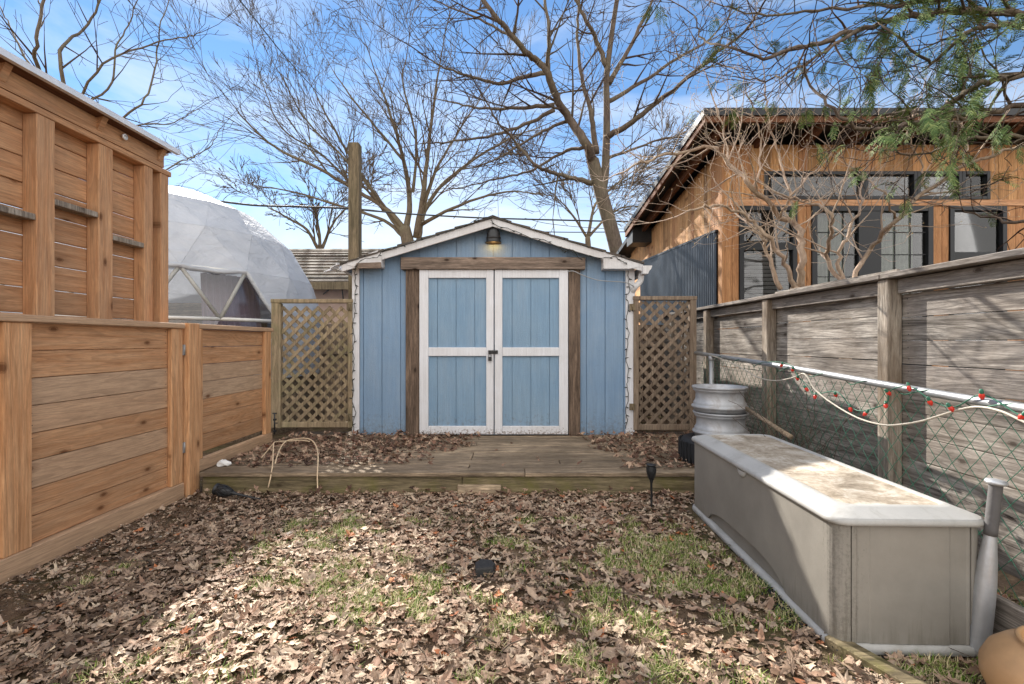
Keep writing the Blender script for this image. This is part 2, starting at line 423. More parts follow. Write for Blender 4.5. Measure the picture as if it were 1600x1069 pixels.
mb.build('wall', M['blue'], shed)
# corner trims
for a, b in ((551, 562), (977, 991)):
    mb = MB(); mb.box(px(a,0,YS).x, px(b,0,YS).x, YS-.022, YS+.07, ZB, 2.06)
    mb.build('corner_trim', M['white'], shed, bevel=.003)
# lintel and jambs
mb = MB(); mb.box(px(627,0,5.2).x, px(914,0,5.2).x, 5.165, YS-.001, px(0,421,5.17).z, px(0,402,5.17).z)
mb.build('lintel', M['lintel_X'], shed, bevel=.004)
for a, b in ((635, 655.5), (888, 906)):
    mb = MB(); mb.box(px(a,0,YS).x, px(b,0,YS).x, 5.2, YS-.001, ZB+.002, px(0,421,5.17).z-.001)
    mb.build('door_jamb', M['lintel_Z'], shed, bevel=.004)
# doors
ZT, ZD = px(0,421,5.2).z-.004, ZB+.015
def door(xa, xb, stl, str_):
    X0, X1 = px(xa,0,5.2).x, px(xb,0,5.2).x
    mb = MB(); mb.box(X0+.01, X1-.01, 5.222, YS-.002, ZD+.01, ZT-.005)
    ed = [X0+.01]+[g for g in (groove0+i*gs for i in range(-4, 14)) if X0+.03 < g < X1-.03]+[X1-.01]
    for a, b in zip(ed[:-1], ed[1:]): mb.box(a+.003, b-.003, 5.212, 5.226, ZD+.01, ZT-.005)
    d = mb.build('door', M['blue_door'], shed)
    mb = MB(); s = lambda p: p/145.2
    z1, z2 = px(0,543,5.2).z, px(0,556.5,5.2).z
    mb.box(X0, X0+s(stl), 5.188, 5.2115, ZD, ZT); mb.box(X1-s(str_), X1, 5.188, 5.2115, ZD, ZT)
    for za, zb in ((ZT-s(13), ZT), (z2, z1), (ZD, ZD+s(13))): mb.box(X0+s(stl)+.0005, X1-s(str_)-.0005, 5.190, 5.2115, za, zb)
    mb.build('frame', M['white'], d, bevel=.0035)
    return d
d1 = door(655.5, 771.3, 14, 11.5); d2 = door(773, 887.5, 12, 14)
mb = MB(); a = px(763,547.5,5.18); b = px(778,553,5.18)
mb.box(a.x, b.x, 5.176, 5.188, b.z, a.z); mb.box(a.x+.004, a.x+.022, 5.166, 5.1755, b.z+.005, a.z-.004)
for i in (.2, .8): mb.lathe([(0,.004),(.004,.003),(.005,0)], (a.x+.045+.035*i, 5.174, (a.z+b.z)/2), 8, (0,-1,0))
mb.build('hasp', M['black'], d2, bevel=.001)
c = px(765.5, 560, 5.165); mb = MB()
mb.box(c.x-.019, c.x+.019, 5.156, 5.176, c.z-.027, c.z+.016)
pts = [Vector((c.x+.013*math.cos(t), 5.166, c.z+.035+.013*math.sin(t))) for t in [math.pi*i/10 for i in range(11)]]
pts = [pts[0]-Vector((0,0,.03))]+pts+[pts[-1]-Vector((0,0,.03))]
mb.tube(pts, .0035, 6); mb.build('padlock', M['black'], d1, bevel=.003)
# roof: two slabs with butted courses
def slab(x_out, side):
    mb = MB(); n = 8
    run = abs(x_out-RX)
    for i in range(n):
        ra, rb = run*i/n, run*(i+1)/n
        xa, xb = RX+side*ra, RX+side*rb
        za, zb = RZ-SL*ra-.010, RZ-SL*rb
        mb.prism([(xa, 5.085, za), (xb, 5.085, zb+.004), (xb, 5.085, zb-.020), (xa, 5.085, za-.016)], (0, 2.7, 0))
    return mb.build('roof', M['shingle'], shed)
slab(-1.815, -1); slab(1.392, 1)
mb = MB(); mb.prism([(RX-.13, 5.083, RZ-SL*.13-.004), (RX, 5.083, RZ+.006), (RX+.13, 5.083, RZ-SL*.13-.004), (RX, 5.083, RZ-.006)], (0, 2.7, 0)); mb.build('ridge_cap', M['shingle'], shed)
# rake fascia
for xo, side in ((-1.80, -1), (1.385, 1)):
    mb = MB(); zt = lambda x: roof_z(x)-.024
    mb.prism([(RX, 5.1, zt(RX)), (xo, 5.1, zt(xo)), (xo, 5.1, zt(xo)-.076), (RX, 5.1, zt(RX)-.088)], (0, .022, 0))
    mb.build('rake_board', M['white_fascia'], shed, bevel=.003)
    mb = MB(); mb.prism([(RX, 5.123, zt(RX)-.005), (xo, 5.123, zt(xo)-.005), (xo, 5.123, zt(xo)-.03), (RX, 5.123, zt(RX)-.03)], (0, .115, 0)); mb.build('soffit', M['white_fascia'], shed)
# eave returns
P = lambda x, y, Y=5.094: px(x, y, Y)
mb = MB(); mb.prism([P(542,409), P(596,389), P(596,417), P(553,417), P(542,414)], (0, .14, 0)); mb.build('eave_return', M['white_fascia'], shed, bevel=.002)
mb = MB(); mb.prism([P(557,411,5.075), P(595,409.5,5.075), P(595.5,419,5.075), P(559,419.5,5.075), P(555,415,5.075)], (0, .018, 0)); mb.build('rotten_trim', M['lintel_X'], shed, bevel=.004)
mb = MB(); mb.prism([P(943,393), P(999,412), P(999,417), P(984,420), P(943,420)], (0, .14, 0)); mb.build('eave_return', M['white_fascia'], shed, bevel=.002)
# gutters
def gutter(x0, side, y0, y1, zt, ragged=False):
    prof = [(0,0), (0,-.085), (.055,-.085), (.062,-.06), (.085,-.035), (.095,-.008), (.095,0), (.087,0), (.087,-.006), (.078,-.032), (.056,-.052), (.05,-.078), (.006,-.078), (.006,0)]
    mb = MB(); mb.prism([(x0+side*a, y0, zt+b) for a, b in prof], (0, y1-y0, 0))
    if not ragged: mb.prism([(x0+side*a, y0-.003, zt+b) for a, b in prof[:7]], (0, .0025, 0))
    return mb.build('gutter', M['white_fascia'], shed)
gutter(1.372, 1, 5.06, 7.7, px(0,415,5.06).z)
gutter(-1.80, -1, 5.2, 7.7, px(0,411,5.2).z, True)
mb = MB(); g = R.random
for i in range(7):
    a = Vector((-1.80-.022*i+.02, 5.10+g()*.06, 2.0-.012*i+g()*.03)); mb.beam(a, a+Vector((-.05-g()*.05, g()*.05, -.015-g()*.03)), .05+g()*.03, .008)
mb.build('broken_eave', M['white'], shed)
mb = MB(); q = [px(1002,428,5.2), px(1000,440,5.2), px(991,450,5.2), px(986,462,5.3)]
mb.tube(catmull(q, 5), .032, 8); mb.build('downspout', M['white_fascia'], shed)
# lamp
lamp_c = px(771, 379, 5.15)
mb = MB(); mb.lathe([(.086,-.006),(.090,-.002),(.084,.006),(.078,.012),(.076,.040),(.079,.043),(.078,.052),(.073,.056),(.070,.085),(.064,.110),(.053,.132),(.036,.148),(.016,.156),(.012,.175),(.0,.178)], lamp_c, 28)
lo = [(.083,.000),(.072,.012),(.066,.035),(.060,.09),(.04,.12),(0,.13)]
mb.lathe(lo, lamp_c, 28)
mb.tube([lamp_c+Vector((0,0,.16)), lamp_c+Vector((0,.03,.185)), lamp_c+Vector((0,.075,.165))], .008, 8)
mb.lathe([(.04,0),(.04,.012),(.0,.014)], lamp_c+Vector((0,.089,.165)), 20, (0,-1,0))
wl = mb.build('wall_lamp', M['black'], shed)
t = NT('lit_bulb'); t.b.inputs['Emission Color'].default_value = (1,.62,.25,1); t.b.inputs['Emission Strength'].default_value = 5; M['bulb'] = t.done((1,.8,.5,1))
mb = MB(); mb.lathe([(.012,.07),(.014,.05),(.026,.03),(.028,.018),(.022,.006),(0,0)], lamp_c+Vector((0,0,.012)), 14); mb.build('bulb', M['bulb'], wl)
ld = bpy.data.lights.new('lamp_light', 'POINT'); ld.energy = .28; ld.color = (1,.52,.16); ld.shadow_soft_size = .02
lo_ = bpy.data.objects.new('lamp_light', ld); COL.objects.link(lo_); lo_.parent = wl; lo_.location = lamp_c+Vector((0,.0,-.012))-Vector(shed.location)

# string lights on the shed
sl = thing('fairy_lights', 'dark string of small unlit fairy lights along the shed gable and corners', 'string lights', (-.2, 5.1, ZB))
def wob(pts, a, n=4):
    out = []
    for p in catmull(pts, n): out.append(p+Vector((R.gauss(0, a), abs(R.gauss(0, a*.4))*-1, R.gauss(0, a))))
    return out
run = [px(x, y, 5.205) for x, y in ((554,676),(551,660),(556,645),(550,628),(553,610),(549,590),(553,570),(551,550),(554,530),(551,510),(555,490),(554,470),(556,450),(555,430))]
run += [px(x, y, 5.065) for x, y in ((557,414),(572,404),(590,402),(598,392),(625,385),(650,377),(680,368),(700,362),(730,352),(745,342),(757,340),(766,341))]
mid = [px(x, y, 5.085) for x, y in ((766,341),(775,352),(800,359),(830,372),(850,375),(880,391),(895,391),(905,403),(918,401),(945,403),(960,401),(972,408),(980,412))]
dn = [px(x, y, 5.205) for x, y in ((981,420),(982,440),(984,455),(978,463),(982,480),(979,500),(982,520),(981,540),(978,560),(982,580),(979,600),(982,620),(978,640),(980,656),(977,670))]
wp = wob(run, .004)+wob(mid, .004)+wob(dn, .004)
wp = [p for i, p in enumerate(wp) if i == 0 or (p-wp[i-1]).length > .004]
mb = MB(); mb.tube(wp, .0035, 5); mb.build('wire', M['darkwire'], sl)
bm_ = MB(); bm_.lathe([(0,0),(.0045,.001),(.0055,.018),(.003,.030),(0,.036)], (0,0,0), 8)
proto = None; acc = 0
for i in range(1, len(wp)):
    acc += (wp[i]-wp[i-1]).length
    if acc > .085:
        acc = 0
        if proto is None:
            proto = bm_.build('light_bulb', M['darkwire'], sl, local=True); b = proto
        else:
            b = proto.copy(); COL.objects.link(b)
        b.parent = sl; b.location = wp[i]-Vector(sl.location); b.rotation_euler = (R.uniform(-.6,.6), R.choice((1,-1))*R.uniform(.7,2.2), 0)
# thin grey cable door-top to eave
q = [px(x, y, 5.16) for x, y in ((887,424),(897,424),(910,430),(935,438),(960,440),(980,442),(990,448))]+[px(994,452,5.28)]
mb = MB(); mb.tube(catmull(q, 5), .005, 6); tag(mb.build('power_cable', M['galv']), 'thin grey cable strung from the door top to the right shed gutter', 'cable')

# ================================================================== DECK
YD0 = 3.745
deck = thing('wooden_deck', 'low weathered wooden deck in front of the blue shed doors', 'deck', (-.3, 4.5, 0))
mb = MB(); y = YD0-.02; i = 0
while y < 5.34:
    w = .138
    jo = R.choice((-1.1, -.35, .4, .9)) if i else .1
    z = .170+R.uniform(-.0015, .0015)
    for a, b in ((-2.415, jo-.002), (jo+.002, 2.22)): mb.box(a+R.uniform(-.004,.004), b, y, y+w, z-.03, z+R.uniform(-.001,.001))
    y += w+.006; i += 1
mb.build('deck_boards', M['grey_X'], deck, bevel=.004, seg=2)
zf = .14
for a, b, dz in ((-2.40, px(722,0,YD0).x-.002, 0), (px(722,0,YD0).x+.002, 2.2, -.004)):
    mb = MB(); mb.box(a, b, YD0, YD0+.038, -.06, zf-.002+dz); mb.build('fascia_board', M['moss_X'], deck, bevel=.004)
mb = MB(); mb.box(-2.40, -2.365, YD0+.04, 5.2, -.05, zf-.003); mb.build('side_joist', M['moss_X'], deck)
mb = MB(); a = px(715,758,3.72); b = px(783,776,3.72); mb.box(a.x, b.x, 3.705, YD0-.003, -.02, a.z)
tag(mb.build('wood_offcut', M['grey_X'], bevel=.004), 'short grey wood offcut propped against the deck front', 'offcut')

# ================================================================== LATTICE GATES
def lattice(mb, x0, x1, z0, z1, y, pitch=.125, w=.036, th=.008, phase=0):
    for sgn, yy in ((1, y), (-1, y+th+.001)):
        c = x0-(z1-z0)-.2+phase if sgn > 0 else x0-.2+phase
        end = x1+(z1-z0)+.2
        while c < end:
            # line x = c + sgn*(z-z0)
            za, zb = z0, z1
            if sgn > 0: za = max(za, z0+x0-c); zb = min(zb, z0+x1-c)
            else: za = max(za, z0+c-x1); zb = min(zb, z0+c-x0)
            if zb-za > .02:
                pa = Vector((c+sgn*(za-z0), yy+th/2, za)); pb = Vector((c+sgn*(zb-z0), yy+th/2, zb))
                mb.beam(pa, pb, th, w, up=(-sgn*.7071, 0, .7071))
            c += pitch
def lat_gate(x0, x1, yt, yl, yb, label, mat, postl, postr, Y=5.22):
    a, b = px(x0, yt, Y), px(x1, yb, Y); zl = px(0, yl, Y).z
    g = thing('lattice_gate', label, 'gate', ((a.x+b.x)/2, Y, b.z))
    s = lambda p: p/144.6
    fr = MB()
    for q0, q1 in ((a.x, a.x+s(postl)), (b.x-s(postr), b.x)):
        m_ = MB(); m_.box(q0, q1, Y-.02, Y+.06, b.z, a.z-.043); m_.build('post', mat, g, bevel=.004)
    m_ = MB(); m_.box(a.x-.005, b.x+.005, Y-.025, Y+.065, a.z-.042, a.z); m_.build('top_rail', mat, g, bevel=.004)
    m_ = MB(); m_.box(a.x+s(postl)+.001, b.x-s(postr)-.001, Y-.005, Y+.03, b.z, b.z+.06); m_.build('bottom_rail', mat, g, bevel=.004)
    m_ = MB(); lattice(m_, a.x+s(postl)-.003, b.x-s(postr)+.003, b.z+.03, zl, Y+.002); m_.build('lattice_panel', mat, g)
    return g
g1 = lat_gate(425, 551, 467.5, 480, 668, 'mossy lattice gate between the orange cedar gate and the shed', M['lat_moss'], 12, 7)
mb = MB(); mb.box(px(437,0,5.24).x+.002, px(441,0,5.24).x, 5.2, 5.26, px(0,668,5.24).z, px(0,475,5.24).z); mb.build('stile', M['lat_moss'], g1)
g2 = lat_gate(989.5, 1087.5, 463, 471.5, 672, 'grey brown lattice gate right of the shed', M['lat_grey'], 8, 10)
mb = MB(); mb.box(px(1067,0,5.26).x, px(1069,0,5.26).x, 5.26, 5.28, px(0,668,5.26).z, px(0,472,5.26).z); mb.build('batten', M['lat_grey'], g2)
for (gt, xs, ys) in ((g1, 546, (480, 652)), (g2, 988, (480, 636))):
    for yy in ys:
        c = px(xs, yy, 5.19); mb = MB(); mb.box(c.x-.03, c.x+.03, 5.188, 5.199, c.z-.035, c.z+.035); mb.tube([c+Vector((0,-.004,-.035)), c+Vector((0,-.004,.035))], .006, 8)
        mb.build('hinge', M['oldpost'], gt)

# ================================================================== LEFT CEDAR FENCE
XF = -2.49
def nails(mb, x, ys_, z0, z1, n, sgn=1):
    mb.mi = 1; h = (z1-z0)/n
    for y in ys_:
        for i in range(n):
            for f in (.25, .75): mb.lathe([(.0038,.0),(.0038,.0022),(0,.0026)], (x, y+R.uniform(-.006,.006), z0+(i+f)*h+R.uniform(-.012,.012)), 7, (sgn,0,0))
    mb.mi = 0
cf = thing('cedar_fence', 'orange cedar fence of wide horizontal boards left of the lawn', 'fence', (XF, 2.4, 0))
def boards(mb, x0, th, ya, yb, z0, z1, n, gap=.004):
    h = (z1-z0)/n
    for i in range(n):
        dz = R.uniform(-.003, .003)
        mb.box(x0-th+R.uniform(-.002,.002), x0+R.uniform(-.0015,.0015), ya, yb, z0+i*h+gap/2, z0+(i+1)*h-gap/2)
mb = MB(); boards(mb, XF-.03, .02, .9, 2.41, .12, 1.28, 8); boards(mb, XF-.03, .02, 2.415, 3.62, .12, 1.28, 8); nails(mb, XF-.03, (2.395, 2.53, 3.515), .12, 1.28, 8); mb.build('board_panel', [M['cedar_Y'], M['black']], cf, bevel=.003)
mb = MB(); mb.box(XF-.075, XF+.018, .9, 3.66, 1.281, 1.32); mb.build('cap_rail', M['cedar_Y'], cf, bevel=.005)
mb = MB(); mb.box(XF-.045, XF+.012, .9, 3.655, .0, .118); mb.build('bottom_rail', M['cedar_Y'], cf, bevel=.004)
for ya, yb in ((2.362, 2.505), (3.53, 3.65), (1.0, 1.14)):
    mb = MB(); mb.box(XF-.029, XF+.004, ya, yb, .119, 1.280); mb.build('stile', M['cedar_Z'], cf, bevel=.004)
mb = MB(); mb.box(XF-.06, XF+.035, 3.675, 3.80, -.02, 1.325); mb.build('post', M['cedar_Z'], cf, bevel=.004)
gt = thing('cedar_gate', 'orange cedar board gate leading to the mossy lattice panel', 'gate', (XF, 4.4, .1))
mb = MB(); boards(mb, XF-.03, .02, 3.83, 4.96, .285, 1.285, 7); nails(mb, XF-.03, (3.90, 4.85), .285, 1.285, 7); mb.build('board_panel', [M['cedar_Y'], M['black']], gt, bevel=.003)
mb = MB(); mb.box(XF-.06, XF+.01, 3.805, 5.03, 1.286, 1.325); mb.build('cap_rail', M['cedar_Y'], gt, bevel=.004)
mb = MB(); mb.box(XF-.04, XF+.012, 3.805, 5.0, .15, .245); mb.build('bottom_rail', M['cedar_Y'], gt, bevel=.004)
for ya, yb in ((3.805, 3.885), (4.87, 4.985)):
    mb = MB(); mb.box(XF-.029, XF+.006, ya, yb, .247, 1.285); mb.build('stile', M['cedar_Z'], gt, bevel=.004)
for zz in (.38, 1.12):
    mb = MB(); mb.box(XF+.0045, XF+.007, 3.645, 3.672, zz-.04, zz+.04); mb.tube([(XF+.008, 3.665, zz-.04), (XF+.008, 3.665, zz+.04)], .004, 8); mb.build('hinge', M['galv'], gt)
mb = MB(); c = px(429, 664, 5.06)
mb.tube([c+Vector((0,0,-.1)), c+Vector((0,0,.12))], .008, 8); mb.box(c.x-.012, c.x+.012, c.y-.01, c.y+.02, c.z-.075, c.z-.055); mb.box(c.x-.012, c.x+.012, c.y-.01, c.y+.02, c.z+.045, c.z+.065)
mb.tube([c+Vector((0,0,.02)), c+Vector((.035,-.01,.02))], .006, 6); mb.tube([c+Vector((-.02,0,.12)), c+Vector((.02,0,.12))], .008, 6)
tag(mb.build('cane_bolt', M['black']), 'small black drop bolt at the foot of the mossy lattice gate', 'bolt')

# ================================================================== TALL SCREEN BEHIND
XS = -2.76
ts = thing('timber_screen', 'tall open-framed timber screen wall with studs and white edged roof', 'shelter', (XS, 3.0, 0))
mb = MB(); boards(mb, XS, .02, .6, 3.765, .02, 2.52, 17, .006); mb.build('board_panel', M['cedarold_Y'], ts, bevel=.003)
for ya, yb in ((2.72, 2.83), (3.13, 3.24), (3.52, 3.60), (3.68, 3.765), (2.27, 2.37), (1.8, 1.9)):
    mb = MB(); mb.box(XS+.001, XS+.085, ya, yb, .0, 2.47); mb.build('stud', M['cedarold_Z'], ts, bevel=.004)
mb = MB(); mb.box(XS+.001, XS+.09, .6, 3.79, 2.471, 2.51); mb.build('top_plate', M['cedarold_Y'], ts, bevel=.004)
for ya, yb, z in ((2.372, 2.718, 1.90), (2.832, 3.128, 2.02), (3.242, 3.518, 1.90), (1.902, 2.268, 1.75)):
    mb = MB(); mb.box(XS+.002, XS+.082, ya, yb, z-.035, z); mb.build('blocking', M['grey_Z'], ts, bevel=.003)
# roof slab rising towards the yard
def rz_(x): return 2.655+.16*(x+2.6)
mb = MB(); mb.prism([(-2.6, .5, rz_(-2.6)), (-4.3, .5, rz_(-4.3)), (-4.3, .5, rz_(-4.3)-.02), (-2.6, .5, rz_(-2.6)-.02)], (0, 3.21, 0)); mb.build('roof', M['hdark_Y'], ts)
mb = MB(); mb.box(-2.60, -2.57, .45, 3.745, 2.628, 2.664); mb.box(-2.66, -2.601, .45, 3.745, 2.6565, 2.664); mb.prism([(-2.661, 3.715, rz_(-2.661)+.006), (-4.3, 3.715, rz_(-4.3)+.006), (-4.3, 3.715, rz_(-4.3)-.02), (-2.661, 3.715, rz_(-2.661)-.02)], (0, .03, 0)); mb.build('drip_edge', M['whitemetal'], ts)
for y in (3.63, 3.1, 2.5, 1.9):
    mb = MB(); mb.prism([(-2.62, y, rz_(-2.62)-.022), (-3.9, y, rz_(-3.9)-.022), (-3.9, y, rz_(-3.9)-.11), (-2.78, y, rz_(-2.78)-.13), (-2.66, y, rz_(-2.66)-.10)], (0, .04, 0)); mb.build('rafter', M['cedarold_Y'], ts)
mb = MB(); mb.box(-2.678, -2.665, .5, 3.70, 2.512, 2.62); mb.build('fascia_board', M['cedarold_Y'], ts)
c = pxX(192, 214, -2.655); mb = MB(); mb.lathe([(.0,.004),(.016,.004),(.02,.012),(.02,.02),(.014,.02)], c, 16, (1,0,0)); mb.build('hook', M['whitemetal'], ts)
# post behind the shed corner
a = px(545.5, 224, 5.9); b = px(562, 0, 5.9)
pst = MB(); pst.box(a.x, b.x, 5.86, 5.99, -.1, a.z); tag(pst.build('wooden_post', M['oldpost'], bevel=.008), 'tall weathered wooden post rising behind the left shed eave', 'post')

# ================================================================== RIGHT GREY FENCE
XR = 2.40
rf = thing('board_fence', 'weathered grey board fence along the right side of the yard', 'fence', (XR, 3.6, 0))
mb = MB()
for ya, yb in ((.6, 1.58), (1.585, 3.0), (3.005, 4.4), (4.405, 5.75), (5.755, 7.6)):
    z = .06
    for i in range(11):
        h = .142+R.uniform(-.004, .004); ca = R.uniform(0, .012)
        mb.beam((XR+R.uniform(0,.004), ya, z+h/2+R.uniform(-.003,.003)), (XR+R.uniform(0,.004), yb, z+h/2+R.uniform(-.003,.003)), .018, h-.004)
        z += h
        if z > 1.52: break
nails(mb, XR-.006, (1.68, 1.70, 2.92, 3.09, 4.32, 4.49, 5.67), .06, 1.47, 10, -1)
mb.build('board_panel', [M['grey_Y'], M['black']], rf, bevel=.003)
for y in (1.55, 2.955, 4.36, 5.72, 7.0):
    mb = MB(); mb.box(XR-.10, XR-.012, y, y+.09, -.02, 1.566); mb.build('post', M['grey_Z'], rf, bevel=.005)
mb = MB()
for ya, yb in ((.6, 2.94), (3.05, 5.70), (5.705, 7.6)): mb.box(XR-.055, XR-.013, ya, yb, 1.475, 1.562)
mb.build('top_rail', M['grey_Y'], rf, bevel=.004)
mb = MB()
for ya, yb in ((.6, 2.998), (3.002, 7.6)): mb.box(XR-.12, XR+.05, ya, yb, 1.568, 1.602)
mb.build('cap_rail', M['grey_Y'], rf, bevel=.005)

# ================================================================== CHAIN LINK
XC = 1.95
cl = thing('chain_link_fence', 'low green chain link fence with a steel top rail before the grey boards', 'fence', (XC, 3.2, 0))
def rail_z(y): return .93+(y-1.84)*.0415
def rail_x(y): return XC+.008*(y-1.84)
mb = MB(); pts = [Vector((rail_x(y), y, rail_z(y)+.004*math.sin(y*2.2))) for y in [1.0+.2*i for i in range(22)]]
mb.tube(pts, .019, 12); mb.build('top_rail', M['galv'], cl)
for y in (4.78,):
    mb = MB(); mb.tube([(rail_x(y)-.0, y, -.1), (rail_x(y), y, rail_z(y)-.02)], .024, 12); mb.lathe([(.027,-.05),(.03,-.04),(.03,-.01),(.02,0)], (rail_x(y), y, rail_z(y)-.005), 14); mb.build('post', M['galv'], cl)
mb = MB(); W = .085; y0, y1 = 1.05, 5.1
def clw(y, z, k): return Vector((rail_x(y)+.012+.006*math.sin(y*3.1+z*4)+k*.0022+.0016*math.sin(z*87), y+.004*math.sin(z*9+y*5), z))
for sgn in (1, -1):
    c = y0-1.1
    while c < y1+1.1:
        pts = []
        for i in range(28):
            z = .01+i/27*1.05
            y = c+sgn*z*.80
            if y0 <= y <= y1 and z <= rail_z(y)-.004: pts.append(clw(y, z, sgn))
        if len(pts) >= 2: mb.tube(pts, .0014, 4, False)
        c += W
mb.build('wire_mesh', M['greenvinyl'], cl)
mb = MB(); pts = [Vector((rail_x(1.0+.03*i)-.004+.022*math.cos(i*.5), 1.0+.03*i, rail_z(1.0+.03*i)-.012+.022*math.sin(i*.5))) for i in range(130)]
mb.tube(pts, .0028, 5); mb.build('tie_wire', M['greenvinyl'], cl)

# cables and red lights on the chain link
q = [pxX(x, y, 1.92) for x, y in ((1108,554),(1140,566),(1160,576),(1185,590),(1212,595),(1240,590),(1254,584),(1262,590),(1274,609),(1300,630),(1340,653),(1380,664),(1410,663),(1440,658),(1470,649),(1500,640),(1530,636),(1565,643),(1602,660),(1650,680))]
mb = MB(); mb.tube(catmull(q, 5), .005, 8); tag(mb.build('extension_cord', M['whitecable']), 'cream coloured cable looping along the chain link fence', 'cord')
rl = thing('holiday_lights', 'string of red bulbs on green wire along the chain link rail', 'string lights', (1.93, 2.8, .8))
bl = [(1220,571),(1238,578),(1246,592),(1263,609),(1273,621),(1307,617),(1330,641),(1349,647),(1384,635),(1392,615),(1422,609),(1456,631),(1491,641),(1535,622),(1592,653)]
wq = [pxX(1190,566,1.925)]+[pxX(x, y-5, 1.925) for x, y in bl]+[pxX(1640,665,1.925)]
mb = MB(); mb.tube(catmull(wq, 6), .003, 6); mb.build('wire', M['greenvinyl'], rl)
bb = MB(); bb.lathe([(0,0),(.006,.003),(.0098,.014),(.0098,.021),(.007,.028)], (0,0,0), 12)
sk = MB(); sk.lathe([(.0075,.028),(.0075,.042),(.004,.046),(0,.046)], (0,0,0), 10)
pb = None
for i, (x, y) in enumerate(bl):
    p = pxX(x, y+3, 1.922)-Vector(rl.location)
    if pb is None:
        pb = bb.build('light_bulb', M['red'], rl, local=True); ps = sk.build('socket', M['greenvinyl'], pb, local=True); b = pb
    else:
        b = pb.copy(); COL.objects.link(b); s_ = ps.copy(); COL.objects.link(s_); s_.parent = b
    b.parent = rl; b.location = p; b.rotation_euler = (R.uniform(-.7,.7), R.uniform(-.9,.5), 0)
# ================================================================== DECK BOX
BW, BL = .555, 1.60
box = thing('storage_box', 'long taupe plastic storage box with a dirty pale grey lid', 'storage box', (1.232, 1.838, 0), rz=-math.atan(.05/1.6))
def rrect(x0, x1, y0, y1, r, n=6, sub=1):
    pts = []
    cs = [(x0+r, y0+r, math.pi), (x1-r, y0+r, 1.5*math.pi), (x1-r, y1-r, 0), (x0+r, y1-r, .5*math.pi)]
    for cx_, cy_, a0 in cs:
        for i in range(n+1):
            a = a0+math.pi/2*i/n; pts.append((cx_+r*math.cos(a), cy_+r*math.sin(a)))
    return pts
def ring(pts, z): return [Vector((x, y, z)) for x, y in pts]
bx = .012
mb = MB()
mb.loops([ring(rrect(-bx, BW+bx, -bx, BL+bx, .07), .0), ring(rrect(-bx-.004, BW+bx+.004, -bx-.004, BL+bx+.004, .07), .012), ring(rrect(-bx, BW+bx, -bx, BL+bx, .07), .03), ring(rrect(.01, BW-.01, .01, BL-.01, .05), .034)])
mb.build('base', M['lidgrey'], box, local=True)
mb = MB(); mb.loops([ring(rrect(.016, BW-.016, .016, BL-.016, .045), .034), ring(rrect(.016, BW-.016, .016, BL-.016, .045), .488)], cap0=False, cap1=False); mb.build('liner', M['boxdark'], box, local=True)
def ribbon(mb, pts, zb, zt, th=.010):
    n = len(pts); o, i_ = [], []
    for k in range(n):
        a = Vector((*pts[max(k-1,0)],0)); b = Vector((*pts[min(k+1,n-1)],0)); d = (b-a).normalized(); nr = Vector((d.y, -d.x, 0))
        p = Vector((*pts[k],0)); o.append(p); i_.append(p-nr*th)
    L = []
    for k in range(n):
        z = zb(k) if callable(zb) else zb
        L.append([o[k]+Vector((0,0,z)), o[k]+Vector((0,0,zt)), i_[k]+Vector((0,0,zt)), i_[k]+Vector((0,0,z))])
    mb.loops(L, smooth=False)
full = rrect(0, BW, 0, BL, .055, 7)
# outline goes counter-clockwise: near-left corner, near-right, far-right, far-left
cnl, cnr, cfr, cfl = full[0:8], full[8:16], full[16:24], full[24:32]
left = cfl[1:]+[(0, BL-.07-(BL-.14)*i/40) for i in range(41)]+cnl
def zl(k):
    y = left[k][1]
    if left[k][0] > .012: return .036
    s = (y-.36)/.95
    return .036+(.085*max(0, 1-(2*s-1)**4)**.8 if 0 < s < 1 else 0)
mb = MB(); ribbon(mb, left, zl, .488); mb.build('front_panel', M['taupe'], box, local=True)
ex = [.060,.075,.082,.12,.125,.13,.42,.425,.43,.485,.49,.495]
ed = [0,0,.003,.003,.003,-.001,-.001,.003,.003,.003,0,0]
for yy, sg in ((0, 1), (BL, -1)):
    pts = [(x, yy+sg*d) for x, d in zip(ex, ed)]
    if sg < 0: pts = [(BW-x, y) for x, y in pts]
    mb = MB(); ribbon(mb, pts, .036, .488); mb.build('end_panel', M['taupe'], box, local=True)
right = [(.501, 0)]+cnr[1:]+[(BW, .07+(BL-.14)*i/10) for i in range(11)]+cfr[:-1]+[(.5, BL)]
mb = MB(); ribbon(mb, right, .036, .488); mb.build('back_panel', M['taupe'], box, local=True)
o = .016
RR = lambda i_, r: rrect(i_, BW-i_, i_, BL-i_, r, 10)
mb = MB(); mb.loops([ring(RR(-o+.010, .055), .484), ring(RR(-o, .065), .487), ring(RR(-o-.002, .066), .497), ring(RR(-o+.001, .066), .509), ring(RR(-o+.006, .065), .513)], cap1=False)
mb.loops([ring(RR(-o+.006, .065), .513), ring(RR(.054, .06), .538)], smooth=False, cap0=False, cap1=False)
mb.loops([ring(RR(.054, .06), .538), ring(RR(.064, .058), .540), ring(RR(.076, .05), .5395), ring(RR(.083, .045), .534)], cap0=False, cap1=False)
mb.build('lid', M['lidgrey'], box, local=True)
t = NT('dirty_lid_panel'); v = t.coords((1,1,1), False)
n = t.noise(v, 7, 7, .72, .4); n2 = t.noise(v, 45, 4, .7)
col = t.ramp(t.math('ADD', n, t.math('MULTIPLY', n2, .35)), [(.48, lin(206,202,194)), (.66, lin(170,158,142)), (.82, lin(128,116,100))])
t.bump(n2, .3, .003); M['dirtylid'] = t.done(col, .7, 0, .25)
mb = MB(); mb.loops([ring(RR(.083, .045), .534), ring(RR(.095, .04), .532)], cap0=False); mb.build('lid_panel', M['dirtylid'], box, local=True)
mb = MB(); c = Vector((-.002, .80, .482)); L = []
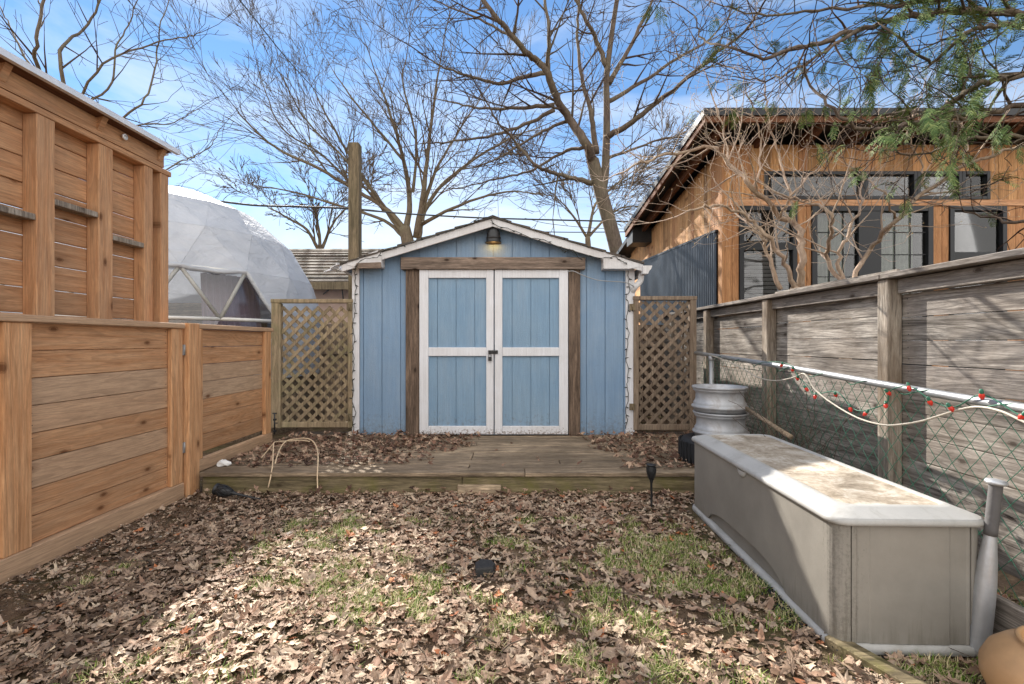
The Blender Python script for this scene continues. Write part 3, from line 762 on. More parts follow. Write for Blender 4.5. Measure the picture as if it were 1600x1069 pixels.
for i in range(6):
    a = math.pi/2*i/5; r = .05*math.cos(a); d = .013*math.sin(a)
    L.append([c+Vector((-d, r*math.cos(math.pi*k/10), -abs(r)*.75*math.sin(math.pi*k/10))) for k in range(11)])
mb.loops(L, closed=False, cap0=False, cap1=False); mb.build('handle', M['lidgrey'], box, local=True)

# ================================================================== BAT
a = gp(1527, 1022, .0); top = pxX(1557, 750, 1.80)
d = (top-a); L = d.length; axis = d.normalized()
bt = thing('baseball_bat', 'silver metal baseball bat leaning on the fence beside the storage box', 'baseball bat', a)
pr = [(0,.0),(.022,.001),(.028,.008),(.029,.03),(.029,.22),(.028,.30),(.024,.38),(.019,.45),(.0155,.495)]
mb = MB(); mb.lathe([(r*1.18, z*L/.72) for r, z in pr], a, 28, axis); mb.build('barrel', M['bat'], bt)
mb = MB(); mb.lathe([(r*1.18, z*L/.72) for r, z in [(.0155,.495),(.0172,.4955),(.0168,.52),(.0172,.60),(.0168,.66),(.017,.70)]], a, 24, axis); mb.build('grip', M['batgrip'], bt)
mb = MB(); mb.lathe([(r*1.18, z*L/.72) for r, z in [(.017,.70),(.026,.704),(.0285,.710),(.026,.718),(.012,.722),(0,.7225)]], a, 24, axis); mb.build('knob', M['bat'], bt)

# ================================================================== RIMS + TYRE
rc = px(1125, 0, 4.06); rx = rc.x
tz = .172
mb = MB(); prof = []
for i in range(25):
    a = 2*math.pi*i/24; prof.append((.255+.075*math.cos(a)*(1 if abs(math.cos(a)) < .8 else .97), tz+.105+.103*math.copysign(abs(math.sin(a))**.75, math.sin(a))))
mb.lathe(prof, (rx, 4.06, 0), 48)
for k in range(48):
    a = 2*math.pi*k/48; c = Vector((rx+.327*math.cos(a), 4.06+.327*math.sin(a), tz+.105)); 
    mb.beam(c-Vector((0,0,.08)), c+Vector((0,0,.08)), .02, .012, up=(math.cos(a), math.sin(a), 0))
tag(mb.build('car_tyre', M['rubber'], loc=(rx, 4.06, tz)), 'black rubber tyre lying flat under the stacked wheel rims', 'tyre')
def rim(z, dx, label, flip=False):
    r = thing('wheel_rim', label, 'wheel rim', (rx+dx, 4.06, z), 'stacked steel wheel rims')
    pf = [(.196,.004),(.203,0),(.205,.018),(.213,.026),(.2205,.032),(.2225,.040),(.2205,.047),(.210,.053),(.2065,.062),(.2075,.072),(.199,.080),(.190,.105),(.188,.150),(.198,.166),(.2065,.172),(.2085,.180),(.2065,.187),(.214,.190),(.2185,.196),(.2190,.204),(.2165,.208),(.206,.207),(.196,.196),(.184,.14),(.180,.10),(.184,.06),(.192,.03),(.196,.004)]
    if flip: pf = [(q, .208-w) for q, w in pf][::-1]
    m_ = MB(); m_.lathe(pf, (0,0,0), 56); m_.build('barrel', M['steelrim'], r, local=True)
    m_ = MB(); m_.lathe([(.178,.10),(.165,.115),(.13,.125),(.11,.15),(.06,.152),(.035,.15),(.033,.13),(.0,.128)], (0,0,0), 48)
    for k in range(5):
        a = 2*math.pi*k/5; m_.lathe([(.012,0),(.012,.01),(0,.011)], (.055*math.cos(a), .055*math.sin(a), .151), 8)
    m_.build('disc', M['steelrim'], r, local=True); return r
rim(.39, .004, 'lower dull steel wheel rim resting on the black tyre'); rim(.602, -.004, 'upper dull steel wheel rim on top of the stack of two')

# ================================================================== TORCHES
def torch(c, axis, L, label, tilt_open=True):
    r = thing('garden_torch', label, 'garden light', c)
    ax = Vector(axis).normalized(); c = Vector(c); s = L/.31
    m_ = MB(); m_.lathe([(q*s, z*s) for q, z in [(0,0),(.004,.02),(.0075,.05),(.0075,.185),(.011,.19),(.012,.205)]], c, 10, ax); m_.build('stake', M['blackplastic'], r)
    m_ = MB(); m_.lathe([(q*s, z*s) for q, z in [(.012,.205),(.020,.225),(.029,.255),(.031,.28),(.026,.298),(.028,.303),(.034,.307),(.033,.311),(.0,.313)]], c, 16, ax)
    q = Vector((0,0,1)).rotation_difference(ax)
    for sg in (1, -1):
        for k in range(8):
            pts = []
            for i in range(9):
                u = i/8; rr = .0125+.020*math.sin(min(1, u*1.15)*math.pi*.62); a = 2*math.pi*k/8+sg*u*1.6
                pts.append(c+q @ (Vector((rr*math.cos(a), rr*math.sin(a), .205+.09*u))*s))
            m_.tube(pts, .0016*s, 4)
    m_.build('head', M['blackplastic'], r); return r
torch(gp(1018, 797), (.0, .02, 1), .318, 'black torch shaped garden light standing before the deck')
a = gp(414, 783, .012); b = gp(338, 764, .085)
torch(a, b-a, (b-a).length, 'black torch shaped garden light lying fallen among leaves by the deck')

# rope over the deck edge
def DP(x, y, z=.19): return gp(x, y, z)
mb = MB()
q = [px(497,775,3.66), px(496,757,3.70), px(496,738,3.725), px(497,715,3.86), px(495,700,4.0), px(488,689,4.1), px(477,685,4.15), px(462,686,4.2), px(448,689,4.2), px(440,697,4.12), px(434,710,3.95), px(430,724,3.8)]
mb.tube(catmull(q, 5), .005, 8)
q = [px(419,762,3.70), px(423,745,3.715), px(426,725,3.82), px(427,705,3.98), px(428,692,4.1), px(436,690,4.2), px(452,689,4.25), px(470,688,4.3), px(484,690,4.28)]
mb.tube(catmull(q, 5), .0048, 8)
q = [px(428,692,4.1), px(418,704,4.05), px(408,716,4.0)]; mb.tube(catmull(q, 5), .0035, 6)
tag(mb.build('garden_rope', M['rope']), 'pale stiff rope looped over the left edge of the deck', 'rope')
c = DP(349, 727, .178); mb = MB(); L = []
for i in range(5):
    z = (.0, .012, .024, .036, .042)[i]; k = (1, 1.05, .9, .6, .2)[i]
    L.append([c+Vector((.055*k*math.cos(a)*(1+.2*math.sin(3*a+i)), .035*k*math.sin(a)*(1+.25*math.sin(2*a+1+i)), z+.006*math.sin(4*a+i))) for a in [2*math.pi*j/14 for j in range(14)]])
mb.loops(L, smooth=False); tag(mb.build('paper_scrap', M['litter']), 'crumpled white scrap lying on the left end of the deck', 'litter')
c = gp(757, 889, .022); mb = MB(); rr = [(-.042,-.05),(.045,-.038),(.056,.01),(.03,.05),(-.02,.062),(-.05,.02)]
L = [[c+Vector((x*k, y*k, z)) for x, y in rr] for z, k in ((-.02,1),(.018,1.0),(.026,.93))]
mb.loops(L, smooth=False); tag(mb.build('slate_piece', M['slate']), 'flat dark slate piece lying in the leafy lawn', 'stone')
# pot in the corner
mb = MB(); pc = (1.70, 1.46, 0)
mb.lathe([(q_*.80, z_*.82) for q_, z_ in [(.13,0),(.17,.01),(.23,.06),(.262,.13),(.262,.18),(.24,.23),(.20,.268),(.165,.285),(.15,.292),(.158,.305),(.15,.312),(.138,.305),(.135,.28),(.0,.26)]], pc, 64)
tag(mb.build('clay_pot', M['tan'], loc=pc), 'rounded tan clay pot at the lower right corner', 'pot')
# border boards
mb = MB(); a = gp(1345, 1030, .01); b = gp(1440, 1085, .01); mb.beam(a+(a-b)*.6, b+(b-a)*.8, .07, .06)
tag(mb.build('border_board', M['moss_X'], bevel=.005), 'mossy edging board sticking out below the storage box', 'board')
mb = MB(); mb.beam((1.87, 1.4, .10), (1.90, 3.9, .10), .035, .2); mb.beam((1.845, 1.95, .0), (1.845, 1.95, .33), .03, .05)
tag(mb.build('garden_board', M['grey_Y'], bevel=.004), 'rough board edging behind the storage box along the chain link', 'board')
mb = MB(); mb.tube([px(1166,638,3.9), px(1200,660,3.5), px(1236,683,3.15)], .016, 8); tag(mb.build('broom_handle', M['grey_X']), 'worn wooden pole leaning behind the storage box near the wheel rims', 'pole')

# ================================================================== DOME TENT
dc = Vector((-4.9, 6.8, 0))
dome = thing('dome_tent', 'white geodesic dome tent with clear triangular windows behind the fence', 'tent', (dc.x, dc.y, 0))
fab, win, stru = MB(), MB(), MB()
rings = [(.72, 2.06, 0), (1.44, 2.10, 1), (2.02, 1.95, 0), (2.55, 1.63, 1), (2.98, 1.15, 0), (3.22, .62, 1)]
def dv(k, j):
    z, r, off = rings[k]; a = math.radians(-30+20*j-(10 if off else 0)); return dc+Vector((r*math.cos(a), r*math.sin(a), z))
for k in range(5):
    o_ = rings[k][2]
    for j in range(18):
        tri = [(dv(k,j), dv(k,j+1), dv(k+1,j+(1 if o_ == 0 else 0))), (dv(k+1,j), dv(k,j+(1 if o_ else 0)), dv(k+1,j+1))]
        for t_ in tri:
            c = sum(t_, Vector())/3-dc; ang = math.degrees(math.atan2(c.y, c.x))
            if k in (0, 1) and -112 < ang < -23:
                win.add(t_, [(0,1,2)], False)
                for i in range(3):
                    if k == 1: stru.tube([t_[i], t_[(i+1) % 3]], .022, 8)
            else: fab.add(t_, [(0,1,2)], False)
ap = dc+Vector((0, 0, 3.32))
for j in range(18): fab.add([dv(5,j), dv(5,j+1), ap], [(0,1,2)], False)
fo = fab.build('cover', M['pvc'], dome); sm_ = fo.modifiers.new('s', 'SOLIDIFY'); sm_.thickness = .015; sm_.offset = 1
win.build('window', M['clearpvc'], dome); stru.build('strut', M['strut'], dome)
mb = MB(); arch = [dv(2,-4), dv(2,-3), dv(2,-2), dv(2,-1), dv(2,0), dv(1,1), dv(0,1)]
hem = []
for i in range(len(arch)-1):
    for u in range(6): p = arch[i].lerp(arch[i+1], u/6); hem.append(p+(p-dc-Vector((0,0,1.2))).normalized()*.02+Vector((0,0,R.uniform(-.02,.01)-.03*math.sin(u/6*math.pi))))
mb.tube(hem, .03, 7); mb.build('hem', M['pvc'], dome)
mb = MB(); L = []
for z in (.74, 2.0):
    L.append([dc+Vector(((1.80-.03*math.sin(j*1.25)-(z-.74)*.12)*math.cos(a), (1.80-.03*math.sin(j*1.25)-(z-.74)*.12)*math.sin(a), z)) for j, a in enumerate([math.radians(-42+24*i/50) for i in range(51)])])
mb.loops(L, closed=False, cap0=False, cap1=False); mb.build('curtain', M['curtain'], dome)
mb = MB(); mb.box(dc.x-.2, dc.x+.9, dc.y-.9, dc.y+.1, .74, 1.5); mb.box(dc.x-.3, dc.x+1.2, dc.y+.2, dc.y+.3, .74, 1.75); mb.build('bed', M['grey_X'], dome, bevel=.04)
mb = MB(); mb.lathe([(2.0,0),(2.0,.72),(0,.73)], (dc.x, dc.y, 0), 40, smooth=False); mb.build('floor', M['grey_X'], dome)

# ================================================================== FAR GARAGE, REAR FENCE
gar = thing('garage', 'neighbouring garage with brown shingle roof and pale pink wall', 'garage', (-3.0, 11, 0))
Yg = 9.0; ze = px(0, 441, Yg).z; zr = px(0, 389, 11.6).z
mb = MB(); n = 11
for i in range(n):
    y0 = Yg+(11.6-Yg)*i/n; y1 = Yg+(11.6-Yg)*(i+1)/n; z0 = ze+(zr-ze)*i/n; z1 = ze+(zr-ze)*(i+1)/n
    mb.prism([(-6.6, y0, z0+.02), (-6.6, y1+.03, z1+.01), (-6.6, y1, z1-.05), (-6.6, y0, z0-.05)], (5.9, 0, 0))
mb.prism([(-6.6, 11.6, zr), (-6.6, 14.2, ze), (-6.6, 14.2, ze-.06), (-6.6, 11.6, zr-.06)], (5.9, 0, 0)); mb.build('roof', M['oldshingle'], gar)
mb = MB(); mb.box(-6.4, -.9, 9.3, 13.9, 0, ze-.07); mb.build('wall', M['pink'], gar)
mb = MB(); mb.box(-6.6, -.7, 8.95, 8.99, ze-.14, ze+.0); mb.build('fascia', M['oldpost'], gar)
mb = MB(); mb.tube(catmull([px(505,460,9.0), px(530,443,9.0), px(537,470,9.1)], 5), .012, 6); tag(mb.build('service_cable', M['cablegrey']), 'dark cable drooping across the pale pink garage wall', 'cable')
bf = thing('back_fence', 'old brown board fence seen through the mossy lattice gate', 'fence', (-2.9, 7.2, 0))
mb = MB(); x = -5.6
while x < -1.0:
    mb.box(x, x+.135, 7.2+R.uniform(-.004,.004), 7.22, .0, px(0, 505, 7.2).z+R.uniform(-.02,.02)); x += .14
mb.build('board_panel', M['lat_grey'], bf, bevel=.004)
mb = MB(); mb.box(-5.6, -1.0, 7.15, 7.195, 1.0, 1.09); mb.box(-5.6, -1.0, 7.15, 7.195, .3, .39); mb.build('rail', M['lat_grey'], bf)
bf2 = thing('side_fence', 'dark old board fence at the end of the passage beside the shed', 'fence', (1.9, 7.65, 0))
mb = MB(); x = 1.36
while x < 2.36: mb.box(x, x+.135, 7.62, 7.64, 0, 1.45); x += .14
mb.build('board_panel', M['lintel_Z'], bf2, bevel=.004)
mb = MB(); mb.box(1.36, 2.38, 7.58, 7.617, 1.1, 1.19); mb.build('rail', M['lintel_X'], bf2)

# ================================================================== NEIGHBOUR TIMBER HOUSE
YH = 6.5
H = lambda x, y, Y=YH: px(x, y, Y)
hx = lambda x, Y=YH: px(x, 0, Y).x
hz = lambda y, Y=YH: px(0, y, Y).z
house = thing('timber_house', 'modern cedar clad garden house with black framed windows behind the grey fence', 'house', (5.4, 8.6, 0))
X0, X1h = hx(1129), hx(1128)+5.4
roofz = lambda Y: 4.09-.112*(Y-6.0)
def vboards(name, segs, mat, parent):
    m_ = MB()
    for (xa, xb, za, zb, y) in segs:
        x = xa
        while x < xb-.01:
            w = min(.128, xb-x); dd = R.uniform(0, .003)
            m_.box(x+.0025, x+w-.0025, y+dd, y+.02, za, zb); x += .128
    return m_.build(name, mat, parent, bevel=.002)
def yboards(name, segs, mat, parent):
    m_ = MB()
    for (ya, yb, za, zbf, x) in segs:
        y = ya
        while y < yb-.01:
            w = min(.128, yb-y); dd = R.uniform(0, .003)
            m_.box(x+dd, x+.02, y+.0025, y+w-.0025, za, zbf(y)); y += .128
    return m_.build(name, mat, parent, bevel=.002)
zrf = roofz(YH)-.2
zt0, zt1 = hz(312), hz(268)          # transom
zd = hz(322)                          # heads of doors / lower windows
tx0, tx1 = hx(1194), hx(1546)
wins = [(hx(1155), hx(1245)), (hx(1268), hx(1457)), (hx(1483), hx(1572))]
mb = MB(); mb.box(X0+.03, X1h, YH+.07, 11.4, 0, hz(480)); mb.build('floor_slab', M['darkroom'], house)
# front wall cladding round openings
vboards('front_cladding', [(X0, X1h, zt1+.0, zrf, YH), (X0, tx0, zt0, zt1, YH), (tx1, X1h, zt0, zt1, YH)], M['hcedar_Z'], house)
mb = MB(); mb.box(X0, X1h, YH-.012, YH+.02, zd+.0, zt0-.002); mb.build('header_beam', M['hcedar_X'], house, bevel=.004)
edges = [X0]+[e for w_ in wins for e in w_]+[X1h]
seg = [(edges[i]+.002, edges[i+1]-.002, 0, zd-.002, YH) for i in range(0, len(edges), 2)]
for sg_ in seg: vboards('pier_cladding', [sg_], M['hcedar_Z'], house)
yboards('side_cladding', [(YH+.005, 11.5, 0.0, lambda y: roofz(y)-.2, X0+.001)], M['hcedar_Z'], house)
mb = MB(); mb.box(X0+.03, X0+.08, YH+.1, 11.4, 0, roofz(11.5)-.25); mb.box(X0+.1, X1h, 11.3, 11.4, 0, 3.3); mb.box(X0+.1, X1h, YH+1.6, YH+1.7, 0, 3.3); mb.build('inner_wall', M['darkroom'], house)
mb = MB(); mb.box(X0-.02, X0+.015, YH-.03, YH+.09, 0, zrf); mb.build('corner_board', M['hcedar_Z'], house, bevel=.004)
# corrugated side panel
mb = MB(); pts = []; y = 6.62; i = 0
zc = lambda y: hz(360)+(px(0,410,10.4).z-hz(360))*(y-6.5)/3.9
top, bot = [], []
while y < 10.5:
    xo = X0-.03-(.022 if (i//2) % 2 else 0)
    top.append(Vector((xo, y, zc(y)))); bot.append(Vector((xo, y, .2))); y += (.012 if i % 2 else .022); i += 1
mb.loops([bot, top], smooth=False, cap0=False, cap1=False, closed=False); mb.build('corrugated_panel', M['corrugated'], house)
mb = MB(); mb.beam((X0-.03, 6.6, zc(6.6)+.012), (X0-.03, 10.55, zc(10.55)+.012), .055, .03); mb.build('panel_cap', M['fascia_metal'], house)
# roof
RX0, RY0, RY1 = hx(1100, 6.0), 6.0, 10.3
mb = MB(); mb.prism([(RX0, RY0, roofz(RY0)), (RX0, RY1, roofz(RY1)), (RX0, RY1, roofz(RY1)-.09), (RX0, RY0, roofz(RY0)-.09)], (6.4, 0, 0)); mb.build('roof', M['fascia_metal'], house)
mb = MB(); mb.prism([(RX0+.02, RY0+.02, roofz(RY0)-.092), (RX0+.02, RY1-.02, roofz(RY1)-.092), (RX0+.02, RY1-.02, roofz(RY1)-.20), (RX0+.02, RY0+.02, roofz(RY0)-.17)], (.035, 0, 0)); mb.box(RX0+.057, RX0+6.3, RY0+.02, RY0+.055, roofz(RY0)-.17, roofz(RY0)-.094)
mb.build('fascia', M['hdark_Y'], house)
x = RX0+.25
while x < RX0+6.2:
    m_ = MB(); m_.prism([(x, RY0+.06, roofz(RY0)-.095), (x, RY1, roofz(RY1)-.09), (x, RY1, roofz(RY1)-.24), (x, RY0+.2, roofz(RY0)-.27), (x, RY0+.06, roofz(RY0)-.2)], (.06, 0, 0)); m_.build('rafter', M['hdark_Y'], house); x += .62
m_ = MB(); m_.box(RX0+.06, X0+.1, 9.8, 10.28, roofz(10.2)-.42, roofz(10.2)-.10); m_.build('eave_box', M['black'], house)
# rear lower roof
m_ = MB(); m_.prism([(RX0+.15, 10.5, 3.52), (RX0+.15, 12.2, 3.28), (RX0+.15, 12.2, 3.20), (RX0+.15, 10.5, 3.42)], (3, 0, 0)); m_.build('rear_roof', M['fascia_metal'], house)
m_ = MB(); m_.box(X0+.0, X0+.1, 10.6, 12.0, 0, 3.2); m_.build('rear_wall', M['hcedar_Z'], house)
def frame(name, x0, x1, z0, z1, w=.05, y=YH-.02, d=.09, mat='fascia_metal', parent=house):
    m_ = MB(); m_.box(x0, x0+w, y, y+d, z0, z1); m_.box(x1-w, x1, y, y+d, z0, z1); m_.box(x0+w, x1-w, y+.001, y+d-.001, z1-w, z1); m_.box(x0+w, x1-w, y+.001, y+d-.001, z0, z0+w)
    return m_.build(name, M[mat], parent, bevel=.003)
def pane(x0, x1, z0, z1, par, y=YH+.03):
    m_ = MB(); m_.box(x0, x1, y, y+.006, z0, z1); return m_.build('pane', M['glass'], par)
# transom windows
for a, b in ((1194, 1350), (1350, 1432), (1432, 1502), (1502, 1546)):
    f = frame('transom_window', hx(a)+.001, hx(b)-.001, zt0, zt1, .045); pane(hx(a)+.046, hx(b)-.046, zt0+.045, zt1-.045, f)
zb_ = 1.0
for a, b in (wins[0], wins[2]):
    f = frame('window', a, b, zb_, zd-.002, .06); zm = hz(385) if a < 4 else hz(400)
    m_ = MB(); m_.box(a+.06, b-.06, YH-.015, YH+.065, zm-.05, zm+.05); m_.build('mullion', M['fascia_metal'], f)
    pane(a+.06, b-.06, zm+.05, zd-.062, f); pane(a+.06, b-.06, zb_+.06, zm-.05, f)
    m_ = MB(); z = zb_+.1
    while z < zm-.06: m_.beam((a+.07, YH+.09, z), (b-.07, YH+.09, z), .004, .052, up=(0, .5, 1)); z += .055
    m_.build('blind', M['blind'], house)
# door group
a, b = wins[1]
f = frame('door', a, b, zb_, zd-.002, .07)
for xa, xb in ((hx(1341), hx(1376)),):
    m_ = MB(); m_.box(xa, xb, YH-.012, YH+.06, zb_+.071, zd-.073); m_.build('mullion', M['fascia_metal'], f)
for xa, xb in ((a+.07, hx(1341)), (hx(1376), b-.07)):
    pane(xa, xb, zb_+.07, zd-.072, f)
    m_ = MB(); nn = 3
    for i in range(1, nn): xx = xa+(xb-xa)*i/nn; m_.box(xx-.005, xx+.005, YH+.018, YH+.028, zb_+.07, zd-.072)
    z = zd-.35
    while z > zb_+.1: m_.box(xa, xb, YH+.016, YH+.0175, z-.005, z+.005); z -= .30
    m_.build('muntin', M['cablegrey'], f)
    m_ = MB(); L = []
    for zz in (zb_+.07, zd-.075): L.append([Vector((xa+.08+(xb-xa-.16)*j/40, YH+.16+.025*math.sin(j*1.2), zz)) for j in range(41)])
    m_.loops(L, closed=False, cap0=False, cap1=False); m_.build('curtain', M['curt_green'], house)

# ================================================================== CABLES
def cable(pts, r, label, sag=0):
    m_ = MB(); m_.tube(catmull(pts, 8), r, 6); return tag(m_.build('utility_cable', M['cablegrey']), label, 'cable', 'overhead utility cables')
m_ = MB(); q = catmull([px(345,315,13.5), px(400,321,13.4), px(470,323,13.3), px(545,326,13.2), px(620,333,13), px(700,338,13), px(780,341.5,13), px(960,346,13), px(1100,349,13)], 6)
m_.tube(q, [.028 if i < 22 else .02 for i in range(len(q))], 6); tag(m_.build('utility_cable', M['cablegrey']), 'thickest dark cable bundle running level behind the wooden post and tree trunk', 'cable', 'overhead utility cables')
cable([px(830,362,14), px(900,363,14), px(1000,362,14), px(1100,360,14)], .013, 'lower thin cable behind the tall tree trunk near the shed roof')
cable([px(820,341,15), px(860,350,15), px(940,357,15), px(1050,358,15)], .008, 'faint cable drooping between the thick cable and the lower cable')
cable([px(340,-45,9), px(376,2,10), px(408,42,12), px(440,82,14), px(475,122,17), px(520,170,22)], .015, 'thin cable slanting down across the open blue sky')

# ================================================================== TREES
def rnd_dir(): 
    v = Vector((R.gauss(0,1), R.gauss(0,1), R.gauss(0,1))); return v.normalized()
def grow(mb, p, d, L, r, lev, cfg, tips=None):
    if cfg.get('mid') and tips is not None and lev <= 1: tips.append((p+d*L*.5, d))
    seg = cfg['seg']; n = max(3, min(9, int(L/seg)))
    pts, rad = [p.copy()], [r]; rmin = cfg['rmin']
    for i in range(n):
        d = (d+rnd_dir()*cfg['wob']+Vector((0,0,cfg['up']))).normalized(); p = p+d*(L/n)
        pts.append(p.copy()); rad.append(max(rmin, r*(1-.8*(i+1)/n)))
    mb.tube(pts, rad, 5 if r > .02 else (4 if r > .008 else 3), False)
    if lev <= 0:
        if tips is not None: tips.append((pts[-1], d)); 
        return
    nc = cfg['kids']; nc = max(1, int(nc*min(1.6, max(.5, L/cfg['Lref']))+R.random()))
    for k in range(nc):
        t = R.uniform(.22, 1.0) if k else 1.0
        i = min(n-1, int(t*n)); f = t*n-i; bp = pts[i].lerp(pts[i+1], min(1, f)); bd = (pts[i+1]-pts[i]).normalized()
        ax = bd.cross(rnd_dir()).normalized(); a = math.radians(R.uniform(*cfg['ang']))*(.6 if k == 0 else 1)
        nd = Matrix.Rotation(a, 3, ax) @ bd
        if cfg.get('flat'): nd.y *= cfg['flat']; nd.normalize()
        grow(mb, bp, nd, L*R.uniform(*cfg.get('lr', (.42, .72)))*(1.15-.35*t), max(rmin, min(rad[i]*.7, r*.62)), lev-1, cfg, tips)
def limb(mbt, mbc, P_, r0, r1, cfg, lev=3, every=.5, Lk=1.2, tips=None, start=.15, jit=.0):
    pts = catmull(P_, 5)
    for i in range(1, len(pts)-1): pts[i] = pts[i]+rnd_dir()*jit
    n = len(pts); rad = [r0+(r1-r0)*(i/(n-1))**.8 for i in range(n)]
    mbt.tube(pts, rad, 9 if r0 > .05 else 6, True)
    tot = sum((pts[i+1]-pts[i]).length for i in range(n-1)); acc = 0; nxt = tot*start
    for i in range(n-1):
        acc += (pts[i+1]-pts[i]).length
        while acc > nxt:
            bd = (pts[i+1]-pts[i]).normalized(); ax = bd.cross(rnd_dir()).normalized()
            nd = Matrix.Rotation(math.radians(R.uniform(*cfg['ang'])), 3, ax) @ bd
            grow(mbc, pts[i+1], nd, Lk*R.uniform(.6, 1.3)*(1.1-.4*acc/tot), max(cfg['rmin'], min(rad[i]*.55, cfg.get('rk', .05))), lev-1, cfg, tips)
            nxt += every*R.uniform(.6, 1.4)
    grow(mbc, pts[-1], (pts[-1]-pts[-2]).normalized(), Lk*1.2, r1, lev, cfg, tips)
def pp(lst, Y, dY=0, wob=.3):
    n = len(lst); return [px(x, y, Y+dY*i/(n-1)+(R.uniform(-wob, wob) if i else 0)) for i, (x, y) in enumerate(lst)]
def tree(name, label, cat, Y, trunks, limbs, cfg, mats, group=None, base=None):
    b = base or px(trunks[0][0][0][0], trunks[0][0][0][1], Y)
    t_ = thing(name, label, cat, (b.x, b.y, 0), group); mt, mc, tips = MB(), MB(), []
    for lst, r0, r1 in trunks:
        P_ = [p if isinstance(p, Vector) else px(p[0], p[1], Y) for p in lst]; pts = catmull(P_, 5); n = len(pts)
        mt.tube(pts, [r0+(r1-r0)*i/(n-1) for i in range(n)], 12)
    for lst, dY, r0, r1, lev, ev, Lk in limbs:
        limb(mt, mc, pp(lst, Y, dY), r0, r1, cfg, lev, ev, Lk, tips, jit=.02)
    mt.build('trunk', mats[0], t_); mc.build('branches', mats[1], t_)
    return t_, tips
# tall tree right of the ridge
c1 = dict(seg=.35, wob=.13, up=.035, kids=4.2, ang=(24, 58), rmin=.0058, Lref=1.6, rk=.034)
Yt = 12.0
tree('maple_tree', 'tall leafless tree with dark spreading limbs behind the right of the shed ridge', 'tree', Yt,
  [([Vector((2.62, Yt, -.1)), (967, 420), (962, 385), (950, 340), (940, 304), (931, 270), (926, 250)], .185, .15), ([(940, 304), (945, 275), (947, 235), (948, 200), (948, 160), (948, 120), (955, 60), (964, 0), (975, -60), (985, -140)], .11, .04)],
  [([(927,252),(916,224),(893,190),(872,160),(856,116),(838,95),(820,80),(790,45),(764,12),(730,-40)], -1.6, .125, .04, 4, .5, 1.9),
   ([(856,112),(858,50),(852,0),(848,-60)], .6, .065, .025, 4, .5, 1.6),
   ([(852,114),(815,122),(780,130),(740,120),(700,108),(670,92)], -1.5, .06, .015, 4, .45, 1.4),
   ([(866,164),(820,168),(760,170),(716,162),(680,154)], 1.2, .06, .013, 4, .45, 1.4),
   ([(866,172),(820,195),(760,214),(700,222),(660,224)], -1.5, .055, .012, 4, .45, 1.4),
   ([(932,240),(928,205),(924,180),(914,140),(906,104),(902,50),(906,0),(915,-60)], .8, .08, .025, 4, .5, 1.6),
   ([(948,104),(935,70),(920,40),(900,0),(885,-40)], -.8, .07, .03, 4, .5, 1.5),
   ([(952,130),(980,80),(1010,20),(1030,-30)], .9, .07, .025, 4, .5, 1.6),
   ([(924,286),(898,279),(872,272),(840,260),(810,228),(780,192),(760,160)], -1.6, .07, .014, 4, .45, 1.3),
   ([(912,230),(880,238),(840,262),(800,275),(740,288),(690,300)], 1.4, .05, .010, 4, .4, 1.3),
   ([(890,188),(850,205),(810,228),(760,255),(720,262)], -.6, .045, .010, 4, .4, 1.2),
   ([(946,215),(980,196),(1020,165),(1060,135),(1110,90),(1165,47),(1190,10)], -1.8, .08, .02, 4, .5, 1.5),
   ([(945,250),(985,235),(1040,215),(1090,215)], 1.4, .045, .010, 4, .45, 1.2),
   ([(948,160),(1000,130),(1060,90),(1110,60),(1150,15)], 1.5, .06, .015, 4, .5, 1.4),
   ([(840,97),(800,60),(760,35),(700,10),(650,-10)], 1.0, .05, .012, 4, .5, 1.4)],
  c1, (M['bark_dark'], M['twig_dark']))
# broad fan tree in the middle
c2 = dict(lr=(.46,.8), seg=.6, wob=.085, up=.02, kids=5.2, ang=(15, 42), rmin=.0078, Lref=2.6, rk=.05)
Ym = 22.0
tree('bare_tree', 'broad leafless tree with fanning upright limbs behind the shed and post', 'tree', Ym,
  [([Vector((-4.75, Ym, -.2)), (638, 420), (638, 385), (632, 355)], .36, .26)],
  [([(634,360),(640,310),(628,240),(605,165),(585,110)], 1, 0.156, .03, 4, .9, 2.6),
   ([(650,372),(662,300),(668,240),(678,160),(688,95)], -1, 0.156, .03, 4, .9, 2.6),
   ([(654,372),(664,330),(690,290),(740,250),(800,215),(840,200)], 1.5, 0.1326, .025, 4, .9, 2.6),
   ([(640,370),(608,330),(560,300),(500,265),(430,230),(385,190),(365,165)], -1.5, 0.1326, .02, 4, .9, 2.6),
   ([(630,365),(590,310),(550,250),(510,180),(490,140)], 1.5, 0.1326, .02, 4, .9, 2.6),
   ([(636,375),(600,345),(540,325),(460,300),(400,290)], 1.5, 0.1014, .02, 4, .8, 2.3),
   ([(660,330),(680,270),(720,200),(760,140)], .5, 0.0936, .02, 4, .8, 2.3),
   ([(630,250),(580,190),(540,140),(520,110)], .5, 0.0702, .02, 4, .8, 2.2),
   ([(660,350),(720,320),(790,300),(850,305)], -1, 0.0936, .018, 4, .8, 2.2),
   ([(600,330),(560,270),(480,190),(440,120)], -1, 0.078, .02, 4, .8, 2.3),
   ([(560,300),(500,240),(440,200),(410,130)], .5, 0.0624, .02, 4, .8, 2.3),
   ([(645,300),(650,220),(630,130),(635,90)], -.7, 0.078, .02, 4, .8, 2.3)],
  c2, (M['bark_mid'], M['twig_mid']))
c2b = dict(c2, seg=.4, Lref=1.6, rmin=.012)
